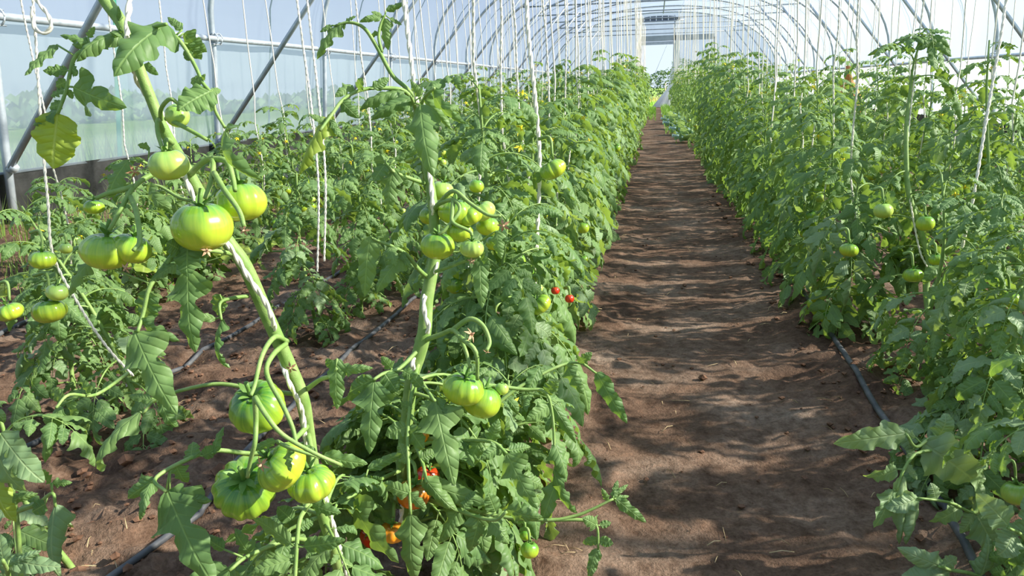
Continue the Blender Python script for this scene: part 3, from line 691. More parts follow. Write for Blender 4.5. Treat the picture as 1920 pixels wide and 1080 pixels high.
def htruss(root, stalks, fruits, rpx=4.5, dry=()):
    """stalks: lists of (px, py, depth); fruits: (px, py, diameter px, depth, shape, material, tilt)"""
    w0 = P(*stalks[0][0]); parts = []
    for s in stalks: V, Fc, w = stalk('', root, s, [rpx*1.15, rpx*.75], 8, parent_loc=w0); parts.append((V, Fc))
    t = mesh_obj('fruit_truss', *merge(parts), M['stem'], root, loc=w0-root.location)
    for f in fruits:
        x, y, dp, d, g, m, tilt = f[:7]; cal = f[7] if len(f) > 7 else True
        c = P(x, y, d); s = dp*d/F; z = (right*tilt[0]+upv*tilt[1]+tocam*tilt[2]).normalized(); xx = z.orthogonal().normalized()
        m3 = Matrix((xx, z.cross(xx), z)).transposed() @ Matrix.Rotation(RR.uniform(0, 6), 3, 'Z'); eu = m3.to_euler()
        obj_of('tomato', tomato_mesh(g, m), t, c-w0, rot=eu, scale=s)
        if cal: obj_of('calyx', RR.choice(CAL), t, c-w0, rot=eu, scale=s)
        KEEP.append((x, y, dp*.5, d))
    for x, y, d, s in dry: obj_of('dry_flower', DFL, t, P(x, y, d)-w0, rot=(RR.uniform(0, 3), RR.uniform(0, 3), 0), scale=s*d/F)
    return t
def scatter(root, w, n, zr, Lm, regions, seed, kinds=('mid', 'low'), curly=.1, az=None):
    r = random.Random(seed); c = 0; tries = 0; cand = [p for p in w if zr[0] < p.z < zr[1]]
    if not cand: return 0
    while c < n and tries < n*40:
        tries += 1; b = r.choice(cand); a = r.uniform(0, 2*PI) if az is None else r.uniform(*az); k = r.choice(kinds)
        if r.random() < curly: k = 'curl'
        v = r.choice(VAR[k]); s = Lm*r.uniform(.75, 1.2); ca, sa = math.cos(a), math.sin(a); ok = True
        for (lc, _e, sc, _v, mn) in v['L']:
            q = b+Vector((lc.x*ca-lc.y*sa, lc.x*sa+lc.y*ca, lc.z))*s; pr = proj(q)
            if pr is None or pr[2] < .8 or q.z < .02 or blocked(q, .022) or on_soil(q) or not any(x0 < pr[0] < x1 and y0 < pr[1] < y1 for x0, y0, x1, y1 in regions): ok = False; break
        if not ok: continue
        c += 1; lf = obj_of('leaf', v['rachis'], root, b-root.location, rot=(0, 0, a), scale=s)
        for (lc, eu, sc, vi, mn) in v['L']:
            me = leaflet_mesh('n', vi, 'leaf') if vi < 8 else leaflet_mesh('c', vi-8, 'leaf_curl'); obj_of('leaflet', me, lf, lc, rot=eu, scale=sc)
    return c
# ---- left large plant
LHb = Vector((-.58, 1.22, ground_z(-.58, 1.22)-.01)); LH = empty('tomato_plant', LHb)
tag(LH, 'large tomato plant nearest the camera, thick leaning stem, biggest ribbed green fruits', 'tomato plant')
_, lhw = main_stem(LH, [(150, -90, 1.0), (195, -5, 1.0), (226, 40, 1.0), (243, 78, 1.0), (262, 130, 1.01), (285, 190, 1.02), (308, 245, 1.03), (342, 305, 1.06), (375, 365, 1.08), (425, 450, 1.10), (460, 500, 1.11), (500, 590, 1.14), (540, 680, 1.17), (566, 745, 1.19), (578, 810, 1.22), (600, 950, 1.28), (632, 1060, 1.35)],
                   [13, 12, 10, 10.5, 13, 15, 15, 16, 13, 11], LHb)
# ---- middle large plant
MHb = Vector((-.52, 1.50, ground_z(-.52, 1.5)-.01)); MH = empty('tomato_plant', MHb)
tag(MH, 'tomato plant in the middle with a dense cluster of pale green fruits', 'tomato plant')
_, mhw = main_stem(MH, [(779, 165, 1.49), (782, 215, 1.49), (796, 290, 1.49), (806, 345, 1.49), (813, 400, 1.49), (816, 470, 1.5), (808, 520, 1.5), (800, 565, 1.5), (796, 620, 1.5), (785, 665, 1.51), (772, 710, 1.52), (762, 800, 1.54), (755, 900, 1.57)],
                   [5, 8, 9, 10, 12, 13, 14, 13, 12, 10], MHb)
# fruits of the left plant
htruss(LH, [[(303, 232, 1.03), (302, 205, 1.0), (318, 186, .98), (334, 195, .98), (334, 208, .98)]],
       [(333, 217, 46, 1.0, 3, 'tom_pale', (.3, .6, .3))], 4)
htruss(LH, [[(308, 250, 1.03), (296, 225, 1.0), (296, 250, .98), (306, 283, .97)], [(322, 268, 1.03), (312, 262, .99), (311, 285, .97)], [(312, 222, 1.0), (345, 238, .98), (388, 262, .97)]],
       [(317, 309, 72, .98, 0, 'tom_pale', (-.08, 1, .28))], 4.5)
htruss(LH, [[(335, 322, 1.05), (285, 328, 1.02), (250, 352, 1.0), (228, 390, .98), (205, 432, .97)], [(240, 362, 1.0), (255, 395, .97), (262, 450, .95), (250, 470, .94)], [(252, 350, 1.0), (205, 362, 1.0), (180, 372, 1.0)]],
       [(200, 471, 98, 1.0, 2, 'tom', (.12, 1, .2)), (246, 466, 72, 1.0, 1, 'tom', (.3, 1, .1)), (176, 388, 36, 1.03, 1, 'tom_dark', (0, 1, .2))], 5, [(252, 322, .98, 14), (236, 503, .96, 11)])
htruss(LH, [[(358, 326, 1.06), (378, 306, 1.03), (398, 298, 1.01), (398, 330, .99), (385, 372, .97)], [(398, 298, 1.01), (425, 303, 1.0), (437, 335, .99), (441, 358, .98)], [(402, 325, .99), (420, 355, .95), (448, 395, .93), (458, 425, .92)]],
       [(379, 425, 114, 1.02, 0, 'tom', (-.02, 1, .22)), (452, 379, 98, 1.08, 1, 'tom', (-.1, 1, .15))], 5.5, [(457, 432, .92, 12), (388, 470, 1.0, 12)])
htruss(LH, [[(538, 640, 1.16), (515, 632, 1.12), (492, 665, 1.08), (478, 720, 1.05), (470, 742, 1.04)], [(536, 645, 1.15), (512, 665, 1.1), (500, 700, 1.07), (530, 760, 1.04), (548, 800, 1.03), (555, 830, 1.02)], [(478, 745, 1.02), (500, 780, 1.0), (530, 815, 1.0), (590, 850, 1.01), (640, 872, 1.03)]],
       [(483, 763, 108, 1.12, 1, 'tom_dark', (-.12, .72, .72))], 4.8, [(545, 690, 1.12, 12)])
htruss(LH, [[(576, 800, 1.2), (545, 830, 1.14), (520, 845, 1.1), (500, 860, 1.07)], [(478, 745, 1.02), (480, 790, 1.03), (478, 830, 1.02), (470, 862, 1.03), (464, 895, 1.04)], [(578, 815, 1.2), (585, 850, 1.17), (584, 878, 1.15)]],
       [(460, 914, 122, 1.14, 2, 'tom_dark', (.18, .62, .82)), (528, 876, 104, 1.08, 2, 'tom', (-.72, .75, .35)), (583, 906, 92, 1.15, 4, 'tom', (-.12, .95, .35))], 4.8, [(490, 872, 1.03, 16)])
# fruits of the middle plant
htruss(MH, [[(814, 395, 1.49), (822, 383, 1.44), (850, 375, 1.4), (862, 395, 1.39), (835, 430, 1.38), (822, 440, 1.38)], [(850, 376, 1.4), (848, 400, 1.39), (850, 418, 1.38), (880, 433, 1.38), (885, 442, 1.38)], [(822, 383, 1.44), (850, 358, 1.4), (880, 380, 1.39), (915, 403, 1.38), (940, 405, 1.38)]],
       [(821, 461, 63, 1.42, 0, 'tom', (.05, 1, .25)), (885, 466, 46, 1.40, 1, 'tom_pale', (.0, 1, .28)), (853, 397, 64, 1.48, 1, 'tom', (.1, 1, .3)), (862, 435, 52, 1.50, 1, 'tom', (0, 1, .1)), (882, 405, 50, 1.48, 4, 'tom', (-.5, 1, .3)),
        (829, 358, 46, 1.52, 0, 'tom_pale', (.2, 1, .2)), (907, 396, 46, 1.50, 1, 'tom_pale', (-.5, .9, .3)), (914, 424, 46, 1.54, 0, 'tom', (.2, 1, .1)), (893, 349, 28, 1.56, 3, 'tom', (.1, 1, .2)), (806, 405, 40, 1.56, 0, 'tom_dark', (0, 1, .1)), (926, 456, 30, 1.58, 3, 'tom_dark', (0, 1, .1))], 4, [(944, 423, 1.38, 13), (884, 490, 1.4, 8)])
htruss(MH, [[(796, 638, 1.5), (825, 628, 1.46), (852, 620, 1.42), (872, 655, 1.40), (882, 690, 1.39)], [(845, 622, 1.43), (880, 598, 1.41), (905, 610, 1.4), (918, 640, 1.39), (912, 658, 1.38)], [(862, 632, 1.4), (892, 660, 1.38), (895, 712, 1.4)]],
       [(869, 729, 78, 1.42, 1, 'tom', (.2, .95, .3)), (903, 752, 76, 1.46, 0, 'tom', (.3, .95, .1)), (941, 729, 26, 1.47, 3, 'tom_pale', (.1, 1, .1))], 4.5, [(884, 627, 1.38, 15), (912, 660, 1.38, 8)])
htruss(MH, [[(757, 860, 1.56), (775, 868, 1.5), (780, 890, 1.47)]], [(776, 926, 66, 1.48, 1, 'tom_orange', (.1, .9, .35)), (802, 892, 44, 1.53, 0, 'tom_red', (.2, .8, .2))], 4)
htruss(MH, [[(756, 890, 1.57), (740, 940, 1.5), (738, 970, 1.48)]], [(735, 998, 52, 1.47, 4, 'tom_yellow', (.05, .95, .3)), (703, 1004, 56, 1.53, 0, 'tom_red', (0, 1, .2))], 4)
htruss(MH, [[(760, 770, 1.53), (775, 785, 1.51), (782, 796, 1.5)]], [(783, 815, 44, 1.51, 0, 'tom_yellow', (0, 1, .2))], 4)
# leaves of the left plant: stalk, depth, leaflets (base, tip, width in the photo)
hleaf(LH, [(243, 72), (208, 84), (175, 88), (150, 98), (138, 112), (132, 135), (124, 170), (108, 214)], 1.0,
      [(108, 212, 99, 317, 92, 'r', 0, -.15, .02, 'leaf_pale'), (106, 84, 46, 142, 34, 'n', 0, .3), (126, 132, 80, 132, 26, 'r', 0, .2), (137, 163, 238, 202, 36, 'l', 0, .3, -.03), (176, 85, 112, 66, 20, 'n', 1, .5), (165, 70, 178, 50, 16, 'n', 0),
       (160, 88, 135, 82, 12, 'n', 3), (124, 153, 104, 162, 13, 'r', 0), (120, 168, 94, 180, 14, 'r', 0), (128, 168, 136, 186, 14, 'r', 0), (116, 195, 92, 202, 10, 'r', 0), (134, 128, 147, 138, 12, 'n', 0), (106, 207, 62, 235, 30, 'n', 3, .6),
       (240, 58, 143, 116, 30, 'n', 5, .3, -.03)], 4)
hleaf(LH, [(243, 72), (265, 58), (290, 50), (312, 45)], 1.0, [(312, 44, 213, 144, 84, 'n', 1, -.15, -.06), (240, 82, 222, 48, 14, 'n', 0), (228, 60, 222, 10, 16, 'n', 3), (235, 78, 205, 60, 14, 'n', 2)], 4, d1=.95)
hleaf(LH, [(246, 70, 1.0), (300, 52, .99), (328, 68, .98), (348, 92, .97), (368, 128, .97), (380, 155, .97), (398, 178, .97), (404, 208, .97), (422, 240, .97)], .98,
      [(345, 62, 388, 98, 44, 'n', 1, .5), (342, 56, 314, 32, 17, 'n', 0), (352, 82, 378, 112, 30, 'r', 0, .2), (398, 170, 336, 205, 68, 'r', 0, .1, -.03), (398, 172, 414, 168, 18, 'n', 0), (360, 110, 344, 96, 22, 'r', 0), (378, 155, 358, 148, 18, 'n', 0),
       (424, 238, 497, 340, 42, 'n', 7, .5, -.05), (380, 150, 385, 138, 14, 'n', 2)], 3.5)
hleaf(LH, [(285, 190), (275, 160), (268, 122)], 1.03, [(270, 120, 297, 141, 18, 'n', 0), (262, 110, 240, 90, 16, 'n', 1)], 2)
hleaf(LH, [(330, 330, 1.06), (300, 318, 1.03), (262, 300, 1.0)], 1.02, [(240, 300, 205, 372, 54, 'n', 1, .2), (280, 276, 258, 272, 12, 'n', 0)], 3)
hleaf(LH, [(385, 380, 1.08), (340, 372, 1.1), (300, 350, 1.12), (270, 345, 1.12)], 1.1, [(275, 345, 330, 392, 26, 'n', 2, .5), (270, 348, 245, 352, 12, 'n', 0)], 3)
hleaf(LH, [(445, 478, 1.11), (400, 470, 1.06), (362, 468, 1.03), (335, 452, 1.01)], 1.03, [(352, 452, 352, 520, 58, 'r', 0, .1), (352, 505, 366, 662, 66, 'l', 0, .1, .0), (340, 470, 312, 455, 34, 'r', 0, .6), (330, 495, 282, 528, 30, 'n', 1), (362, 470, 392, 482, 20, 'n', 0)], 4)
hleaf(LH, [(330, 470, 1.03), (302, 508, 1.02), (280, 540, 1.01), (268, 590, 1.01), (258, 622, 1.0)], 1.01, [(278, 548, 276, 602, 54, 'r', 0, .2), (252, 622, 332, 778, 82, 'l', 0, -.1, -.02), (262, 600, 338, 640, 36, 'n', 1, .4), (262, 605, 235, 590, 24, 'r', 0), (170, 488, 130, 556, 34, 'n', 1)], 4)
hleaf(LH, [(466, 555, 1.12), (430, 560, 1.1), (412, 570, 1.09), (415, 600, 1.08)], 1.09, [(412, 552, 408, 592, 32, 'r', 0, .1), (416, 598, 432, 690, 30, 'n', 7, .5), (405, 598, 345, 590, 16, 'n', 0)], 3.2)
hleaf(LH, [(575, 730, 1.19), (600, 712, 1.17), (620, 705, 1.15), (632, 690, 1.14)], 1.16, [(632, 672, 632, 768, 46, 'n', 0, .1), (636, 694, 700, 690, 22, 'n', 1), (624, 690, 612, 672, 20, 'r', 0)], 4)
hleaf(LH, [(560, 740, 1.19), (480, 730, 1.2), (400, 720, 1.2), (300, 745, 1.18), (268, 775, 1.17)], 1.18, [(262, 772, 196, 882, 34, 'n', 7, .4), (300, 745, 335, 800, 30, 'n', 2), (285, 750, 240, 742, 22, 'n', 0)], 3.5)
hleaf(LH, [(582, 830, 1.23), (480, 850, 1.2), (400, 845, 1.17), (330, 872, 1.13), (290, 900, 1.1), (312, 922, 1.08)], 1.15,
      [(312, 918, 404, 1100, 100, 'l', 0, -.1, -.05), (318, 922, 398, 940, 40, 'n', 1, .2), (290, 898, 240, 935, 34, 'n', 5), (358, 862, 362, 828, 34, 'r', 0), (380, 855, 408, 838, 30, 'r', 0), (330, 872, 352, 905, 38, 'n', 1), (283, 905, 262, 975, 30, 'n', 7), (400, 850, 420, 800, 24, 'n', 1)], 4)
hleaf(LH, [(592, 900, 1.26), (575, 950, 1.2), (560, 985, 1.16), (552, 1100, 1.14)], 1.18, [(545, 1020, 474, 972, 50, 'n', 4, -.1), (570, 1025, 648, 1012, 42, 'n', 0, .1), (548, 975, 520, 950, 34, 'r', 0), (585, 945, 640, 962, 38, 'n', 1), (560, 990, 590, 975, 26, 'r', 0), (545, 1050, 470, 1075, 44, 'n', 1)], 4.5)
hleaf(LH, [(520, 828, 1.05), (545, 840, 1.02), (600, 858, 1.03)], 1.03, [(516, 826, 466, 846, 24, 'n', 4, .1), (540, 842, 545, 885, 24, 'n', 1, .5), (606, 856, 690, 870, 44, 'n', 0, .1), (592, 850, 565, 835, 18, 'r', 0)], 3.5)
hleaf(LH, [(630, 1040, 1.34), (560, 1010, 1.25), (470, 1040, 1.18), (430, 1070, 1.15)], 1.2, [(430, 1068, 330, 1110, 60, 'n', 1), (470, 1040, 440, 990, 40, 'n', 5), (500, 1030, 505, 1080, 40, 'n', 1), (420, 1030, 380, 1000, 34, 'n', 3)], 4)
# leaves of the middle plant
hleaf(MH, [(782, 190), (762, 165), (735, 140), (705, 85), (682, 52), (655, 42), (630, 48)], 1.48, [(640, 42, 594, 112, 34, 'n', 1, .4), (648, 40, 668, 30, 12, 'n', 0), (645, 44, 645, 56, 10, 'n', 0), (622, 48, 600, 60, 16, 'n', 0)], 3.5)
hleaf(MH, [(716, 98), (710, 70), (714, 45), (722, 28)], 1.48, [(722, 34, 728, 95, 30, 'n', 1, .2), (715, 32, 674, 42, 16, 'n', 2), (716, 30, 696, 22, 12, 'n', 0), (724, 20, 765, 5, 14, 'n', 3), (730, 34, 754, 47, 12, 'n', 0), (708, 60, 695, 70, 9, 'n', 0)], 2.5)
hleaf(MH, [(781, 205, 1.49), (760, 172, 1.46), (720, 165, 1.44), (680, 168, 1.42), (645, 185, 1.4), (622, 215, 1.38), (600, 245, 1.36)], 1.4,
      [(758, 170, 674, 206, 30, 'n', 5, .5), (640, 190, 674, 222, 34, 'n', 1, .1), (620, 212, 560, 330, 52, 'n', 3, .5, 0, 'leaf_pale'), (672, 168, 680, 146, 30, 'n', 1), (700, 166, 730, 146, 24, 'n', 0), (660, 160, 628, 182, 26, 'n', 1), (612, 230, 580, 215, 20, 'n', 0), (616, 222, 645, 262, 16, 'n', 2)], 3.5)
hleaf(MH, [(783, 215, 1.49), (775, 192, 1.44), (770, 180, 1.42)], 1.44, [(775, 182, 695, 226, 34, 'n', 5, .2), (790, 180, 770, 152, 22, 'n', 1), (788, 196, 812, 332, 62, 'n', 1, .1, -.05)], 3)
hleaf(MH, [(784, 205, 1.49), (800, 178, 1.45), (815, 165, 1.43)], 1.45, [(808, 166, 876, 232, 28, 'n', 7, .6), (795, 186, 848, 245, 28, 'n', 3, .4), (812, 165, 828, 158, 12, 'n', 0)], 3)
hleaf(MH, [(800, 345, 1.49), (770, 335, 1.46), (738, 322, 1.44), (722, 305, 1.43)], 1.45, [(738, 316, 728, 400, 44, 'n', 1, .2), (722, 308, 700, 340, 34, 'r', 0, .4), (720, 300, 700, 300, 20, 'n', 0), (750, 325, 765, 350, 22, 'n', 0), (740, 300, 790, 278, 22, 'n', 4)], 3.5)
hleaf(MH, [(806, 524, 1.5), (785, 505, 1.47), (765, 480, 1.45), (742, 465, 1.44), (700, 448, 1.43)], 1.46, [(694, 442, 684, 556, 54, 'n', 0, .1), (756, 478, 706, 548, 46, 'n', 1, .3), (748, 470, 772, 505, 18, 'n', 0), (722, 452, 712, 420, 26, 'r', 0), (742, 462, 762, 440, 20, 'n', 1), (730, 460, 742, 500, 30, 'n', 1)], 3.5)
hleaf(MH, [(808, 512, 1.5), (850, 498, 1.45), (882, 486, 1.42), (900, 482, 1.4)], 1.42, [(900, 482, 904, 578, 44, 'n', 0, .05), (895, 480, 920, 500, 30, 'n', 1), (880, 488, 870, 470, 16, 'n', 0)], 3)
hleaf(MH, [(815, 470, 1.5), (870, 470, 1.52), (925, 436, 1.44)], 1.46, [(932, 432, 940, 486, 30, 'n', 1, .3)], 2)
hleaf(MH, [(785, 680, 1.51), (775, 722, 1.46), (768, 770, 1.42), (764, 820, 1.4), (766, 880, 1.38), (770, 965, 1.36)], 1.4,
      [(762, 800, 722, 816, 36, 'r', 0, .3), (766, 800, 795, 842, 40, 'r', 0, .3), (764, 868, 748, 830, 30, 'r', 0), (770, 965, 778, 1090, 60, 'n', 1, .1), (768, 925, 718, 905, 44, 'n', 2), (768, 925, 800, 955, 30, 'n', 1), (772, 765, 750, 755, 22, 'n', 0)], 3.5)
hleaf(MH, [(790, 650, 1.51), (750, 690, 1.46), (720, 700, 1.43), (700, 712, 1.41)], 1.43, [(702, 715, 693, 852, 56, 'l', 0, .1), (700, 710, 655, 735, 36, 'r', 0), (722, 700, 745, 735, 42, 'r', 0), (735, 690, 715, 668, 26, 'n', 1), (756, 695, 790, 715, 30, 'n', 0)], 3.5)
hleaf(MH, [(780, 700, 1.52), (800, 730, 1.42), (815, 752, 1.38)], 1.42, [(816, 752, 852, 912, 74, 'l', 0, -.1, -.04), (810, 752, 785, 785, 34, 'n', 1), (818, 745, 845, 800, 24, 'n', 3), (790, 725, 770, 700, 26, 'r', 0)], 3.5)
hleaf(MH, [(762, 800, 1.54), (790, 860, 1.44), (800, 905, 1.38)], 1.42, [(790, 905, 915, 948, 60, 'n', 4, -.1), (795, 895, 860, 960, 30, 'n', 5), (788, 860, 820, 845, 30, 'n', 1)], 3.5)
hleaf(MH, [(756, 880, 1.56), (700, 905, 1.45), (668, 925, 1.38), (650, 935, 1.36)], 1.4, [(652, 930, 748, 1056, 62, 'l', 0, .5, -.04), (668, 918, 640, 905, 32, 'r', 0), (690, 905, 715, 895, 30, 'n', 1), (690, 880, 752, 850, 30, 'n', 4)], 3.5)
hleaf(MH, [(755, 920, 1.57), (840, 950, 1.45), (920, 975, 1.38), (950, 960, 1.36)], 1.42, [(950, 955, 1018, 970, 42, 'n', 1), (920, 975, 955, 1020, 42, 'n', 5), (900, 965, 880, 1035, 46, 'n', 1), (860, 955, 822, 1020, 44, 'n', 3), (930, 960, 915, 925, 30, 'r', 0), (870, 955, 890, 920, 30, 'n', 0)], 3.5)
hleaf(MH, [(760, 820, 1.55), (850, 825, 1.47), (920, 828, 1.42), (950, 850, 1.4)], 1.44, [(950, 850, 1008, 955, 48, 'l', 0, .2, -.03), (940, 835, 900, 862, 34, 'n', 1), (920, 828, 935, 785, 32, 'n', 1), (885, 826, 860, 850, 28, 'r', 0), (900, 826, 880, 880, 40, 'n', 5), (955, 845, 995, 838, 30, 'n', 3)], 3.5)
scatter(MH, mhw, 26, (.02, .55), .31, [(600, 640, 1080, 1150)], 5, az=(-PI*.9, PI*.35)); scatter(LH, lhw, 12, (.02, .42), .30, [(430, 830, 760, 1150)], 6)
# twines of the two large plants, spiralling round the stems
def htwine(pts, r, lab, group=None, m='twine'):
    w = [P(*q) if len(q) == 3 else Vector(q[:3]) for q in pts]; w = ([w[0].lerp(w[1], k/8) for k in range(8)] if len(pts[0]) == 4 else w[:1])+w[1:]; w = cat_pts(w, 8); l = w[0].copy(); o = mesh_obj('twine', *twist_geo([p-l for p in w], r, r*1.6, 6), M[m], loc=l); tag(o, lab, 'twine', group); return o
def up_to(px, py, d, x, y): return Vector((x, y, BAR+.03))
def wire_top(x, y): v = Vector((x, y, BAR+.03)); return (v.x, v.y, v.z, 0)
htwine([wire_top(-.68, 1.0), (249, -60, .985), (243, 0, .985), (239, 50, .975), (241, 95, .98), (262, 160, 1.04), (310, 225, 1.06), (335, 300, 1.05), (352, 345, 1.055), (385, 410, 1.06), (430, 462, 1.075), (466, 520, 1.09), (497, 566, 1.105), (512, 605, 1.125), (522, 655, 1.20), (540, 712, 1.15), (566, 770, 1.18), (574, 830, 1.205), (600, 900, 1.28), (650, 1075, 1.32), (665, 1150, 1.4)], .0036, 'thick white twine spiralling round the leaning stem of the nearest plant')
htwine([wire_top(-.62, 1.45), (752, -40, 1.475), (768, 90, 1.475), (780, 182, 1.47), (792, 250, 1.51), (806, 330, 1.475), (811, 385, 1.47), (815, 440, 1.52), (817, 505, 1.49), (803, 535, 1.52), (795, 565, 1.475), (797, 592, 1.475), (803, 615, 1.48), (788, 655, 1.53), (774, 680, 1.49), (775, 705, 1.5), (765, 800, 1.55), (750, 1000, 1.6)], .0042, 'thick white twine spiralling round the stem with the dense fruit cluster')
htwine([wire_top(-.60, 1.95), (985, -20, 2.2), (990, 60, 2.2), (1003, 180, 2.2), (1012, 300, 2.2), (1008, 420, 2.2), (1000, 560, 2.2), (985, 700, 2.2)], .0056, 'thick white twine hanging right of the middle plant, behind the scarred fruit')
a = htwine([wire_top(-2.2, 1.9), (58, -60, 2.0), (62, 0, 2.0), (68, 90, 2.0), (78, 250, 2.0), (90, 380, 2.0), (100, 480, 2.02), (150, 575, 2.05), (200, 650, 2.1), (250, 705, 2.15)], .0034, 'white twine with a tied loop at the upper left corner')
w = [P(*q) for q in [(60, 12, 1.98), (64, 50, 1.98), (82, 62, 1.98), (96, 50, 1.98), (90, 28, 1.98), (72, 5, 1.98), (58, -20, 1.98)]]
l = a.location; mesh_obj('tied_loop', *twist_geo([p-l for p in cat_pts(w, 8)], .0048, .007, 6), M['twine'], a)
for k, (x0, x1, y1) in enumerate(((557, 585, 210), (576, 598, 190))):
    htwine([wire_top(-1.75, 2.9+.2*k), (x0-6, -60, 3.0), (x0, 0, 3.0), ((x0+x1)/2, y1*.5, 3.0), (x1, y1, 3.0), (x1+12, y1+140, 3.0), (x1+10, y1+300, 3.05)], .0040, ['left of the two white twines beside the second hoop post', 'right of the two white twines beside the second hoop post'][k])
# other fruits that the photo shows clearly, each on its own plant of the near rows
def side_plant(lab, x, y, H, seed, n, lean=(0, 0), curly=.1, Lm=.27, fr=0, fl=1, lod=0, grp=None):
    return plant(lab, grp, x, y, H, lod, seed, n, Lm, curly, lean, fr, fl)
def fruits_on(root, lst):
    for f in lst:
        x, y, dp, d, g, m, tl = f; htruss(root, [[(x-dp*.5, y-dp*1.1, d+.02), (x-dp*.1, y-dp*1.15, d), (x, y-dp*.45, d)]], [f], 3)
def at_px(px, py): g = G(px, py); return g.x, g.y
for x, y, rr, d in [(80, 487, 24, 2.0), (107, 548, 22, 2.0), (93, 583, 30, 2.0), (18, 585, 24, 1.95), (1035, 318, 28, 2.1), (1735, 419, 18, 3.0)]: KEEP.append((x, y, rr, d))
for x, y in [(1712, 130), (1706, 175), (1702, 220), (1700, 265), (1700, 310), (1703, 350), (1710, 390), (1722, 430), (1735, 465), (1742, 500), (1737, 535)]: KEEP.append((x, y, 7, 3.02))
pl, _ = side_plant('low leaning tomato plant at the left edge with four yellow-green fruits', -1.55, 2.08, .80, 501, 20, (-.42, .05), .1)
fruits_on(pl, [(80, 487, 46, 2.0, 1, 'tom', (0, 1, .2)), (107, 548, 40, 2.03, 0, 'tom_pale', (.1, 1, .2)), (93, 583, 60, 2.05, 1, 'tom', (-.2, 1, .2)), (18, 585, 48, 1.98, 4, 'tom', (-.3, 1, .3)), (124, 466, 22, 2.1, 3, 'tom_pale', (0, 1, .1))])
side_plant('small tomato plant on the open soil below the leaning plant at the left', -1.92, 2.18, .50, 502, 17, (-.05, 0), .45)
wl, _ = side_plant('wilting tomato plant with rolled grey leaves in the lower left corner', -1.36, 1.40, .45, 503, 12, (-.12, 0), 1.0, .26)
hleaf(wl, [(40, 1100, 1.3), (30, 960, 1.25), (5, 860, 1.2), (-30, 800, 1.15)], 1.2, [(0, 812, 84, 905, 46, 'c', 0, 0, 0, 'leaf_curl'), (-10, 840, 60, 925, 44, 'c', 1, 0, 0, 'leaf_curl'), (-20, 870, 30, 980, 60, 'n', 1, 0, 0, 'leaf_pale'), (10, 940, 72, 925, 26, 'n', 1)], 4)
hleaf(wl, [(30, 960, 1.25), (70, 945, 1.22), (98, 925, 1.2), (104, 950, 1.2)], 1.2, [(103, 945, 116, 1085, 50, 'c', 2, .2, 0, 'leaf_curl'), (98, 905, 136, 905, 24, 'n', 1), (95, 905, 80, 880, 26, 'n', 0), (85, 945, 60, 960, 28, 'r', 0)], 3.5)
hleaf(wl, [(20, 1120, 1.0), (15, 1075, .95), (5, 1050, .92)], .95, [(12, 1070, 0, 1000, 46, 'n', 0, 0, 0, 'leaf_curl'), (15, 1060, 78, 1032, 28, 'n', 1, 0, 0, 'leaf_curl'), (18, 1050, 115, 1062, 26, 'c', 0, 0, 0, 'leaf_curl')], 4)
hleaf(pl, [(240, 700, 2.1), (180, 740, 1.9), (130, 740, 1.8), (105, 765, 1.75)], 1.85, [(112, 760, 84, 868, 46, 'n', 1, .1), (130, 745, 145, 790, 30, 'n', 0), (120, 750, 95, 730, 26, 'r', 0), (170, 738, 150, 700, 26, 'n', 1)], 3)
side_plant('tomato plant beside the left end of the wall hoses, behind the nearest fruits', -2.35, 2.75, .62, 504, 20, (0, 0), .1)
side_plant('tomato plant with drooping leaves on the soil between the two large plants', -1.50, 3.10, .78, 505, 26, (0, 0), .1)
side_plant('tomato plant left of the middle plant, its lower leaves curled', -1.42, 3.55, .92, 506, 28, (0, 0), .25)
p, _ = side_plant('bushy tomato plant right behind the middle plant, with two small red fruits', -.46, 1.86, .80, 507, 42, (.08, .05), .1, .30)
side_plant('low leafy shoot of a tomato plant at the left edge of the path', -.40, 1.66, .46, 508, 26, (.06, 0), .15, .27)
fruits_on(p, [(1036, 318, 52, 2.1, 4, 'tom', (-.5, .9, .2)), (1013, 571, 46, 1.95, 4, 'tom', (-.6, .7, .2)), (1068, 560, 18, 2.0, 3, 'tom_red', (0, 1, .1)), (1041, 545, 16, 2.0, 3, 'tom_red', (0, 1, .1)), (993, 1031, 34, 1.6, 3, 'tom', (.2, 1, .1)), (985, 1003, 22, 1.63, 3, 'tom', (0, 1, .1))])
# the right side
p = empty('tomato_plant', (1.06, 2.98, ground_z(1.06, 2.98))); tag(p, 'tall thin tomato plant standing above its neighbours at the right', 'tomato plant')
_, pw = main_stem(p, [(1730, 62, 3.02), (1712, 125, 3.02), (1706, 175, 3.02), (1700, 230, 3.02), (1699, 290, 3.02), (1702, 350, 3.02), (1712, 395, 3.02), (1728, 440, 3.02), (1742, 490, 3.02), (1737, 545, 3.02)], [1.5, 3, 4.5, 5.5, 6, 6.5], (1.06, 2.98, ground_z(1.06, 2.98)))
scatter(p, pw, 8, (.95, 1.5), .24, [(1400, 10, 1950, 420)], 61, kinds=('up', 'mid'), curly=0)
scatter(p, pw, 14, (.30, .95), .27, [(1350, 200, 1950, 800)], 62)
fruits_on(p, [(1735, 419, 32, 2.75, 3, 'tom', (0, 1, .1)), (1755, 487, 26, 2.8, 0, 'tom_dark', (0, 1, .1)), (1712, 516, 36, 2.75, 1, 'tom_dark', (0, 1, .1)), (1592, 469, 34, 2.8, 1, 'tom_dark', (.2, 1, 0)), (1656, 395, 36, 2.9, 0, 'tom_pale', (0, 1, .1)), (1690, 353, 28, 3.2, 3, 'tom_pale', (0, 1, .1))])
side_plant('second tall tomato stem just behind the tall plant at the right', 1.32, 3.35, 1.26, 512, 15, (-.05, 0), .1, .21)
p, _ = side_plant('tomato plant with rolled dusty leaves arching over the hose at the lower right', .80, 2.05, .74, 513, 36, (.18, .05), .75, .25)
